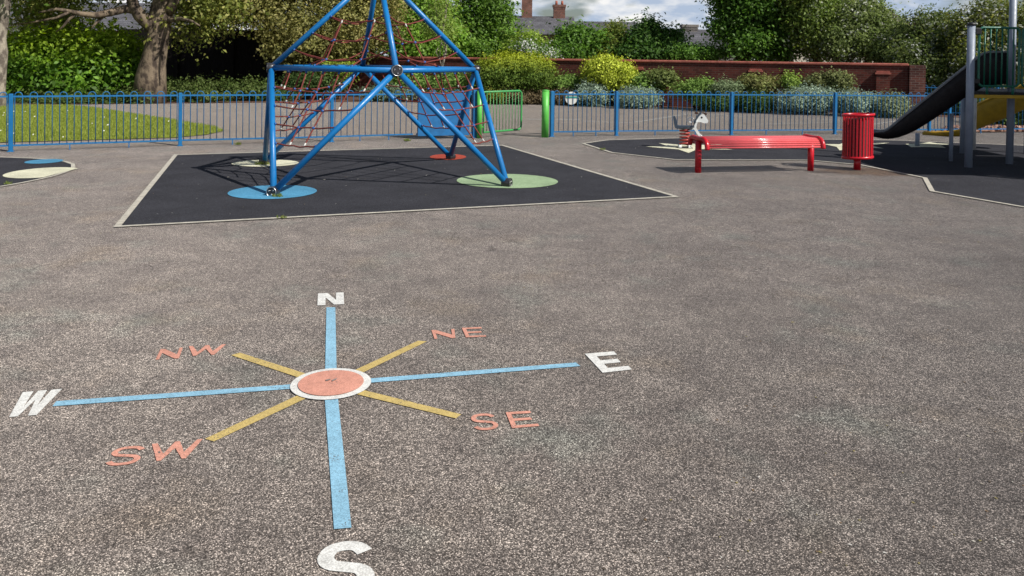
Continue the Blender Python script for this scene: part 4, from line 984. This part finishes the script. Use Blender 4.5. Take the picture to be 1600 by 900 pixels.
def house(name, label, u0, u1, Y, ridge, eave, depth, wallm, roofm, chim=(), gable=False, rz=0.0):
    x0, x1 = (u0 - 800) / F * Y, (u1 - 800) / F * Y; cx_ = (x0 + x1) / 2; hw = (x1 - x0) / 2
    h = thing(name, (cx_, Y, 0), label, 'house'); h.rotation_euler.z = rz
    def part(mb, nm, mat, par=None): o = mb.build(nm, M[mat]); o.parent = par or h; return o
    part(MB().box((0, depth / 2, eave / 2), (2 * hw, depth, eave)), 'wall', wallm)
    e = .3; mb = MB()
    if not gable:                           # ridge along x
        P_ = [(-hw - e, -e, eave), (hw + e, -e, eave), (hw + e, depth + e, eave), (-hw - e, depth + e, eave), (-hw - e + .0, depth / 2, ridge), (hw + e, depth / 2, ridge)]
        mb.add(P_, [(0, 1, 5, 4), (2, 3, 4, 5), (0, 4, 3), (1, 2, 5), (3, 2, 1, 0)])
    else:
        P_ = [(-hw - e, -e, eave), (hw + e, -e, eave), (hw + e, depth + e, eave), (-hw - e, depth + e, eave), (0, -e, ridge), (0, depth + e, ridge)]
        mb.add(P_, [(0, 4, 5, 3), (1, 2, 5, 4), (0, 1, 4), (2, 3, 5), (3, 2, 1, 0)])
    rf = part(mb, 'roof', roofm)
    for (cu, top, w_, cm_) in chim:
        xx = (cu - 800) / F * Y - cx_; yy = depth / 2
        cmb = MB().box((xx, yy, (top + eave) / 2), (w_, w_ * .8, top - eave)); cmb.box((xx, yy, top + .1), (w_ * 1.15, w_ * .95, .22)); cmb.box((xx, yy, top - .12), (w_ * 1.07, w_ * .87, .14))
        ch = part(cmb, 'chimney', cm_, rf)
        for q in ((-.25, .25) if cm_ != 'stone' else ()): part(MB().tube([(xx + q * w_, yy, top + .2), (xx + q * w_, yy, top + .62)], [.14, .11], 10), 'chimney_pot', 'pot', ch)
    k = max(1, int(hw / 1.6))
    for i in range(k):
        wx = -hw + (i + .5) * 2 * hw / k
        for wz in ([eave * .5] if eave < 3.6 else [1.5, eave - 1.1]):
            f_ = part(MB().box((wx, -.02, wz), (1.1, .08, 1.2)), 'window', 'white_metal'); part(MB().box((wx - .25, -.065, wz), (.44, .02, 1.04)), 'pane', 'glass', f_); part(MB().box((wx + .25, -.065, wz), (.44, .02, 1.04)), 'pane', 'glass', f_)
    return h
house('house', 'grey slate roofed house with two brick chimneys above the green trees', 790, 895, 78, 5.95, 4.0, 8, 'brickchim', 'slate', [(823, 8.2, 1.05, 'brickchim'), (876, 6.9, 1.15, 'brickchim')])
house('house', 'lower slate roofed house adjoining the one with two chimneys', 900, 1000, 80, 5.6, 3.9, 8, 'brickchim', 'slate', [(975, 5.0, .5, 'pot')])
house('stone_house', 'small grey stone gabled house with a broad chimney beyond the wall', 1058, 1150, 62, 4.2, 2.6, 7, 'stone', 'slate', [(1091, 4.35, 1.15, 'stone')])
house('house', 'large tiled gable roof rising behind the white blossomed hedge', 1240, 1430, 66, 7.7, 4.3, 9, 'render', 'tiles', gable=True)
house('house', 'slate roofed cottage half hidden behind the plane tree branches', 66, 252, 56, 5.3, 3.15, 7, 'brickchim', 'slate', [(40, 6.0, .9, 'brickchim')])
house('house', 'distant slate roofed house behind the hedge at the lawn end', -120, 60, 70, 6.4, 4.0, 8, 'render', 'slate', [(-20, 7.4, .9, 'brickchim')])

# ================================================================== TREES
GR = [(.045, .095, .018), (.085, .165, .028), (.14, .23, .045)]
LG = [(.10, .20, .015), (.19, .32, .03), (.31, .43, .05)]
OL = [(.10, .11, .032), (.20, .195, .062), (.34, .30, .12)]
DG_ = [(.020, .045, .014), (.045, .085, .024), (.08, .13, .035)]
MG = [(.08, .14, .03), (.14, .23, .05), (.21, .31, .08)]
SI = [(.13, .19, .13), (.22, .29, .22), (.33, .40, .32)]
BRW = [(.09, .075, .04), (.15, .115, .065), (.20, .15, .08)]

# the plane tree
pt = thing('plane_tree', A(238, 127, 26.5).xy.to_3d(), 'big plane tree with mottled leaning trunk at the end of the hedge', 'tree')
pl0 = Vector(pt.location); Yp = pl0.y
mb = MB()
tk = [A(233, 133, Yp), A(236, 118, Yp), A(239, 100, Yp), A(243, 80, Yp), A(246, 60, Yp), A(249, 40, Yp), A(252, 20, Yp), A(256, 0, Yp), A(262, -40, Yp), A(268, -90, Yp + .5)]
tk[0] = Vector((tk[0].x, tk[0].y, -.05)); rr2 = [.56, .46, .40, .36, .35, .37, .36, .33, .27, .2]
mb.tube(tk, rr2, 16)
def pl_limb(pts, r0_, r1_): 
    n2 = len(pts); mb.tube([Vector(p_) for p_ in pts], [r0_ + (r1_ - r0_) * i / (n2 - 1) for i in range(n2)], 9)
pl_limb([A(247, 48, Yp), A(232, 36, Yp - .2), A(218, 24, Yp - .4), A(208, 8, Yp - .5), A(203, -15, Yp - .5), A(195, -60, Yp)], .26, .12)
pl_limb([A(211, 14, Yp - .4), A(195, 14, Yp - .6), A(172, 20, Yp - .9), A(150, 24, Yp - 1.2), A(128, 22, Yp - 1.4), A(110, 18, Yp - 1.6), A(88, 14, Yp - 1.8), A(60, 20, Yp - 2)], .15, .03)
pl_limb([A(172, 20, Yp - .9), A(160, 26, Yp - 1), A(150, 36, Yp - 1.1), A(143, 44, Yp - 1.2)], .08, .02)
pl_limb([A(118, 20, Yp - 1.5), A(108, 30, Yp - 1.5), A(98, 42, Yp - 1.6), A(88, 50, Yp - 1.6)], .06, .015)
pl_limb([A(110, 18, Yp - 1.6), A(88, 28, Yp - 1.8), A(55, 34, Yp - 2), A(25, 38, Yp - 2)], .05, .015)
pl_limb([A(258, 22, Yp), A(268, 10, Yp - .2), A(276, -8, Yp - .3), A(290, -50, Yp)], .2, .1)
pl_limb([A(260, 33, Yp), A(270, 32, Yp - .4), A(282, 29, Yp - .8), A(300, 33, Yp - 1.2), A(312, 40, Yp - 1.4)], .09, .02)
mb.build('trunk', M['bark_plane'], pt, pl0)
blobs = [pb(u, v, ru, rv, Yp + dy, 2.2) for u, v, ru, rv, dy in ((60, 18, 60, 26, 2.6), (110, -22, 70, 22, 1.5), (200, -45, 70, 30, 1.6), (300, -35, 55, 30, 1.6), (290, 34, 24, 20, 1.6), (335, 5, 42, 32, 1.2), (40, -50, 80, 40, 0), (180, -90, 130, 50, 0), (310, -90, 100, 50, 0), (60, 70, 45, 22, 3.5), (95, 34, 34, 12, 3.2))]
P, col = leaves(blobs, 26000, .15, [(.08, .11, .02), (.15, .18, .04), (.25, .24, .07)], 11, clump=.75, per=34, fill=.5)
quads('crown', M['leaf'], P, col, pt, pl0)
# pale trunk at the edge of the lawn
et = thing('tree', A(0, 168, 23.5).xy.to_3d(), 'grey barked tree at the far edge of the lawn', 'tree'); el = Vector(et.location); Ye = el.y
mb = MB(); mb.tube([(A(-3, 165, Ye).x, Ye, -.05), A(-2, 150, Ye), A(0, 120, Ye), A(2, 80, Ye), A(1, 60, Ye), A(5, 30, Ye), A(9, 0, Ye), A(14, -60, Ye)], [.24, .17, .16, .17, .14, .15, .14, .1], 12)
mb.tube([A(0, 55, Ye), A(-12, 20, Ye), A(-25, -40, Ye)], [.1, .09, .05], 8)
mb.build('trunk', M['bark_pale'], et, el)
blobs = [pb(u, v, ru, rv, Ye + dy, 1.6) for u, v, ru, rv, dy in ((-30, -60, 70, 40, 0), (40, -70, 60, 30, 0), (-60, -10, 30, 40, 0))]
P, col = leaves(blobs, 7000, .14, GR, 12, clump=.6); quads('crown', M['leaf'], P, col, et, el)

# hedge beside the plane tree
shrub('laurel_bush', 'large bright green leafy bush between the lawn and the plane tree', [pb(60, 100, 62, 46, 27.5, 1.4), pb(120, 90, 55, 42, 28, 1.4), pb(170, 93, 50, 44, 27.8, 1.4), pb(30, 115, 34, 38, 27, 1.2), pb(110, 125, 95, 30, 27, 1.2)], 32000, .17, [(.04, .09, .012), (.08, .17, .018), (.15, .26, .03)], 21, top=(.30, .42, .04), mat='leaf', clump=.5, per=22, fill=.25, upbias=.6, stems=14)  # top tint paints sunlight, darker base greens paint the shade below
# olive brown tree
bx = A(470, 120, 34)
tree('tree', 'broad olive leaved tree drooping over the dark fence and wall', (bx.x, 32.8), [pb(u, v, ru, rv, Y, 1.9) for u, v, ru, rv, Y in ((325, 18, 55, 28, 31.5), (395, 8, 55, 40, 31), (470, 35, 70, 48, 31), (540, 30, 60, 50, 31.5), (450, 78, 32, 20, 31), (500, 68, 50, 26, 31), (560, 60, 40, 34, 32), (380, -30, 110, 45, 31), (520, -40, 110, 50, 31.5), (590, 10, 45, 60, 33))], 62000, .125, OL, 31, tr=.3, top=(bx.x, 32.5, 5.5), clump=.42, per=26, fill=.4)
shrub('ground_cover', 'low mixed green planting at the foot of the dark timber fence', [pb(u, v, 30, 15, Y, .7) for u, v, Y in ((235, 142, 27), (262, 138, 28), (295, 140, 28), (330, 139, 28.5), (365, 141, 28.5), (398, 141, 28.8))] + [pb(220, 150, 30, 10, 26.5, .5), pb(180, 155, 60, 8, 26, .5), pb(80, 158, 90, 9, 25.6, .6), pb(300, 148, 60, 8, 27.2, .5)], 20000, .085, [(.03, .055, .012), (.06, .09, .02), (.11, .14, .045)], 41, clump=.22, cat='shrubs', stems=14)
# green trees over the wall behind the frame
def tr_px(label, u, Y, blobs, n, size, cols, seed, tr=.15, name='tree', **k):
    x = (u - 800) / F * Y; return tree(name, label, (x, Y), [pb(*b) for b in blobs], n, size, cols, seed, tr=tr, bright=1.75, **k)
tr_px('fresh green leafy tree right behind the climbing frame top', 640, 36, [(625, 40, 40, 40, 35.5), (660, 20, 45, 50, 36), (640, 75, 50, 22, 35), (690, 60, 40, 35, 36), (610, -10, 60, 40, 36)], 24000, .16, [(.05, .10, .015), (.10, .18, .025), (.16, .26, .04)], 51, clump=.42)
tr_px('slim pale stemmed birch standing in front of the brick wall', 691, 30.6, [(688, 15, 22, 45, 30.6), (700, 50, 20, 25, 30.6), (672, 45, 14, 20, 30.6), (690, -40, 30, 40, 30.6)], 3600, .09, [(.10, .15, .03), (.17, .23, .05), (.22, .28, .08)], 52, tr=.06, barkm='bark_pale', top=((691 - 800) / F * 30.6 + .1, 30.6, 5.2), clump=.4, fill=.6)
tr_px('tall bushy green tree beside the brick chimney', 765, 38, [(735, 40, 45, 50, 38), (770, 15, 34, 50, 38), (792, 62, 36, 24, 37.5), (745, 80, 60, 18, 37), (765, -35, 45, 40, 38)], 24000, .15, [(.035, .07, .012), (.07, .13, .02), (.12, .19, .035)], 53, clump=.42)
tr_px('yellow green young tree in front of the slate roof', 835, 36, [(826, 66, 20, 14, 36), (850, 78, 26, 11, 36), (812, 80, 26, 10, 35.5)], 8000, .12, [(.08, .14, .02), (.15, .21, .035), (.2, .26, .05)], 54, tr=.08, clump=.35)
shrub('blossom_bush', 'small white flowering bush peeping over the brick wall', [pb(822, 78, 22, 14, 34.5, .8), pb(848, 84, 24, 9, 34.5, .8)], 4200, .09, GR, 55, flowers=(.62, .64, .60), fshare=.35, clump=.25)
tr_px('dark green sycamore bush below the ridge of the lower slate roof', 895, 36, [(890, 70, 22, 20, 36), (902, 60, 14, 16, 36), (880, 84, 30, 9, 35.5), (928, 70, 16, 20, 36.2)], 15000, .15, [(.03, .065, .012), (.06, .12, .02), (.10, .17, .03)], 56, tr=.1, clump=.4)
tr_px('bushy tree with bronze tinged leaves between two dark bushes', 958, 37, [(955, 66, 18, 18, 37), (962, 52, 10, 10, 37), (940, 78, 28, 16, 36.5), (975, 76, 24, 18, 36.5)], 11000, .14, [(.05, .075, .015), (.09, .12, .025), (.13, .14, .035)], 57, tr=.1, clump=.4)
tr_px('dark leafy tree poking into the sky next to the stone house', 1015, 36, [(1008, 64, 24, 22, 36), (1014, 45, 11, 12, 36), (1034, 60, 12, 14, 36.3), (1056, 58, 6, 8, 36.3), (1000, 82, 36, 12, 35.5), (1045, 80, 30, 14, 35.6)], 15000, .15, [(.02, .05, .014), (.045, .095, .02), (.08, .14, .03)], 58, tr=.1, clump=.4, jag=.35)
tr_px('low dark bush at the foot of the stone house', 1090, 35, [(1075, 84, 24, 10, 35), (1110, 84, 26, 11, 35)], 5500, .11, GR, 59, tr=.05, clump=.3)
# big trees on the right
tr_px('big dark green tree towering over the wall near the stone house', 1165, 35, [(1158, 32, 42, 36, 35), (1190, 10, 60, 50, 35), (1140, 5, 30, 28, 35), (1180, 70, 60, 26, 34.5), (1230, 50, 45, 42, 35), (1160, -40, 80, 45, 35), (1122, 40, 10, 10, 34.8)], 44000, .15, [(.025, .060, .010), (.052, .11, .016), (.095, .17, .03)], 61, tr=.28, clump=.45)
tr_px('olive green tree mixed into the blossomed hedge', 1270, 34, [(1265, 30, 45, 45, 34), (1290, 60, 45, 35, 33.8), (1250, -20, 50, 40, 34), (1300, 15, 30, 32, 34.2)], 26000, .13, [(.045, .075, .018), (.09, .13, .025), (.15, .18, .045)], 62, tr=.2, clump=.4, flowers=(.50, .52, .42), fshare=.07)
tr_px('hawthorn heavy with creamy blossom above the end of the wall', 1350, 33, [(1340, 45, 42, 42, 33), (1375, 55, 42, 40, 33), (1320, 70, 40, 28, 32.5), (1350, 20, 30, 24, 33), (1400, 85, 40, 35, 31.5)], 32000, .115, [(.05, .075, .02), (.09, .12, .035), (.14, .17, .06)], 63, tr=.15, clump=.35, flowers=(.56, .58, .50), fshare=.15, name='hawthorn')
tr_px('white flowering hawthorn behind the far railings', 1445, 31, [(1440, 55, 38, 36, 31), (1470, 75, 42, 46, 30.5), (1430, 100, 40, 38, 29.5), (1480, 45, 30, 26, 31), (1460, 125, 45, 30, 29)], 30000, .11, [(.035, .055, .016), (.07, .095, .028), (.12, .14, .04)], 64, tr=.15, clump=.35, flowers=(.52, .55, .50), fshare=.12, name='hawthorn', jag=.35)
tr_px('hawthorn in blossom behind the green tower railings', 1545, 29, [(1520, 55, 42, 40, 29), (1565, 50, 45, 42, 28.5), (1530, 100, 50, 45, 28), (1590, 90, 50, 50, 28), (1550, 15, 40, 18, 29), (1640, 50, 60, 50, 28)], 38000, .105, [(.04, .06, .015), (.08, .10, .025), (.15, .15, .035)], 65, tr=.15, clump=.35, flowers=(.60, .62, .56), fshare=.2, name='hawthorn', jag=.4)

# shrubs in the bed before the wall
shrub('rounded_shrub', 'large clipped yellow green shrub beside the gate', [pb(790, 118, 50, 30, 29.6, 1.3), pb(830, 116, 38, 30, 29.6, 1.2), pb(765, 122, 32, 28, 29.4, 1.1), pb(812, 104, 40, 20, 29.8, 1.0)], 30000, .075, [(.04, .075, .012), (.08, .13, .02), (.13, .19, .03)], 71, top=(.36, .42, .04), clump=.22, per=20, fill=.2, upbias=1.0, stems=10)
shrub('golden_shrub', 'round golden yellow variegated shrub before the brick wall', [pb(950, 116, 40, 22, 28.8, 1.0), pb(945, 108, 30, 18, 28.8, .9), pb(970, 124, 26, 16, 28.6, .8)], 16000, .085, [(.13, .17, .015), (.32, .38, .04), (.52, .56, .09)], 72, clump=.2, per=16, fill=.2)
SG = 'low shrubs in the bed before the wall'
sh = [('silvery lavender like mound just past the golden shrub base', (922, 148, 30, 21), 28.3, 8000, .06, SI),
      ('silvery mound behind the second railing post past the gate', (1000, 152, 36, 15), 27.9, 8000, .06, SI),
      ('brownish low shrub just beyond the round sign', (880, 152, 24, 13), 29.0, 5000, .07, BRW),
      ('mid green leafy shrub between the clipped and golden shrubs', (890, 132, 28, 14), 29.4, 6000, .09, MG),
      ('dull brown heather mound behind the open gate', (800, 150, 30, 11), 29.0, 5000, .07, BRW),
      ('brown low mound between the gate posts', (838, 152, 24, 11), 29.2, 4500, .07, BRW),
      ('yellow tinged low shrub behind the gate bars', (770, 150, 26, 9), 28.9, 4000, .07, [(.10, .11, .02), (.2, .2, .03)]),
      ('mid green shrub clump right of the golden shrub', (1010, 132, 30, 15), 28.8, 7000, .09, MG),
      ('rose like pale green shrub against the wall pier', (1030, 122, 26, 12), 29.2, 4500, .09, [(.08, .11, .03), (.16, .19, .06)]),
      ('green shrub behind the spring rider', (1085, 140, 34, 14), 28.4, 7000, .08, MG),
      ('grey green mound between two railing posts past the spring rider', (1135, 142, 34, 15), 28.2, 7000, .065, [(.10, .14, .07), (.19, .24, .13)]),
      ('dark low shrub below the grey green mound', (1120, 160, 40, 10), 27.7, 6000, .07, DG_),
      ('reddish leaved rose bush near the middle wall pier', (1185, 132, 34, 14), 28.6, 5500, .09, [(.09, .09, .03), (.17, .17, .06), (.14, .19, .05)]),
      ('tiny lime green sapling against the brick wall', (1236, 128, 9, 12), 28.0, 1300, .09, [(.14, .22, .04), (.24, .33, .07)]),
      ('broad silver grey shrub above the middle of the bench', (1260, 157, 52, 20), 27.0, 14000, .06, SI),
      ('dense leafy rose bush near the end of the wall', (1290, 130, 36, 17), 27.8, 7500, .09, [(.06, .08, .03), (.12, .14, .05), (.16, .17, .07)]),
      ('silver grey shrub behind the litter bin', (1340, 162, 38, 19), 26.5, 10000, .06, SI),
      ('silver green shrub at the end pillar of the wall', (1388, 166, 32, 19), 26.0, 9000, .06, [(.12, .15, .08), (.22, .26, .16)]),
      ('dark green clump between two silvery shrubs', (1190, 160, 40, 14), 27.5, 7000, .07, DG_),
      ('dark shrub behind the climbing frame by the wall', (490, 130, 60, 18), 30.0, 9000, .085, DG_ + [(.08, .12, .04)]),
      ('lime green bush seen through the upper climbing net', (525, 110, 30, 20), 30.4, 6000, .09, [(.12, .17, .02), (.22, .28, .04)]),
      ('green leafy shrub behind the crossing frame poles', (645, 130, 34, 14), 30.2, 7000, .1, MG),
      ('grey green low mound behind the blue board panel', (600, 146, 45, 12), 29.6, 7000, .07, [(.09, .13, .08), (.18, .23, .15)]),
      ('leafy green shrub beside the clipped yellow green shrub', (705, 130, 34, 16), 30.0, 7000, .1, MG),
      ('soft green low mound next to the gate hinge side', (700, 149, 38, 9), 29.2, 5000, .07, [(.07, .11, .04), (.15, .2, .08)]),
      ('dark low shrub near the lawn tip railings', (430, 146, 42, 12), 29.0, 6500, .08, DG_ + [(.07, .10, .04)])]
def wall_y(u):
    k_ = (u - 800) / F; dx_, dy_ = 24.75, -8.85; t = (k_ * 35.1 + 12.0) / (dx_ - k_ * dy_); return 35.1 + dy_ * t
for i, (lab, (u, v, ru, rv), Y, n_, sz, cl) in enumerate(sh):
    if u > 980: Y = min(Y, wall_y(u) - (.75 if v < 135 else 1.3 if v < 150 else 1.75))
    q = random.Random(i); bl = [pb(u, v, ru, rv, Y, .65)] + [pb(u + q.uniform(-.6, .6) * ru, v + q.uniform(-.2, .25) * rv, ru * .5, rv * .75, Y - q.uniform(0, .3), .45) for _ in range(4)]
    shrub('shrub', lab, bl, n_, sz, cl if len(cl) > 1 else cl * 2, 100 + i, SG, clump=.16, per=18, fill=.2, stems=5, upbias=.8)
# rubble and dark shrubs far right
q = np.random.default_rng(9); mb = MB()
for i in range(420):
    p_ = G(q.uniform(1515, 1720), q.uniform(206.5, 214)); s_q = q.uniform(.04, .13)
    if p_.y < 17.9: continue
    rot = Matrix.Rotation(q.uniform(0, 3.1), 3, 'Z') @ Matrix.Rotation(q.uniform(0, 3.1), 3, 'X'); mb.box((p_.x, p_.y + 1.2, s_q * .3), (s_q, s_q * .7, s_q * .6), rot=rot)
M['rubble'] = worn_paint('mixed_stones', (.40, .24, .18), .35, .9, 6, .2)
tag(mb.build('rubble', M['rubble']), 'loose reddish and grey stones heaped beyond the railings by the tower', None, None, 'stuff')
sheet('stone_border', [(10.9, 19.45), (16, 20.7), (18, 24), (13, 23), (11.6, 21)], .016, 'soil')
shrub('shrub', 'dark ragged bushes beyond the railings behind the yellow slide', [pb(1560, 185, 45, 20, 22.5, .8), pb(1610, 180, 40, 24, 22, .8), pb(1500, 160, 40, 20, 26.5, .9)], 12000, .09, DG_ + [(.07, .09, .03)], 140, SG, clump=.2, cat='shrubs')
# far tree line closing gaps behind the houses
r1 = np.random.default_rng(77)
bl = [(x, 95 + r1.uniform(-4, 4), r1.uniform(1, 2.2), r1.uniform(3, 6), 2.5, r1.uniform(1.2, 2.6)) for x in np.arange(-75, 80, 4.5)]
P, col = leaves(bl, 26000, .42, DG_, 78, clump=1.2); tag(quads('far_trees', M['leaf_dull'], P, col), 'distant dark line of trees behind the houses', None, None, 'stuff')

# loose grit, leaf scraps and specks on the tarmac and the pads
q = np.random.default_rng(21); n = 1500
gx_, gy_ = [], []
while len(gx_) < n:
    u, v = q.uniform(-40, 1640), 205 + 700 * q.random() ** 1.7; p_ = G(u, v); gx_.append(p_.x); gy_.append(p_.y)
gx_, gy_ = np.array(gx_), np.array(gy_)
ok = np.hypot(gx_ - OX, gy_ - OY) > 1.75; gx_, gy_ = gx_[ok], gy_[ok]; n = len(gx_)
onpad = inside(gx_, gy_, pad1) | inside(gx_, gy_, padL) | inside(gx_, gy_, padR)
s_ = q.uniform(.002, .0055, n) * (1 + (q.random(n) < .05) * .8) * (1 + .35 * np.clip(gy_ - 6, 0, 6) / 3); an = q.uniform(0, 6.28, n); z = np.where(onpad, .0095, .0015)
cs, sn = np.cos(an), np.sin(an)
P = np.stack([np.stack([gx_ + (a * cs - b * sn) * s_, gy_ + (a * sn + b * cs) * s_, z + h_ * s_], 1) for a, b, h_ in ((-1.3, -.5, .1), (.9, -.8, .35), (1.2, .6, .1), (-.7, .8, .4))], 1)
pal = np.array([(.55, .52, .46), (.40, .36, .30), (.22, .15, .09), (.10, .08, .06), (.62, .60, .56), (.30, .26, .12)])
tag(quads('grit', M['leaf_dull'], P, pal[q.integers(0, len(pal), n)]), 'loose grit and dry leaf scraps scattered over the playground', None, None, 'stuff')
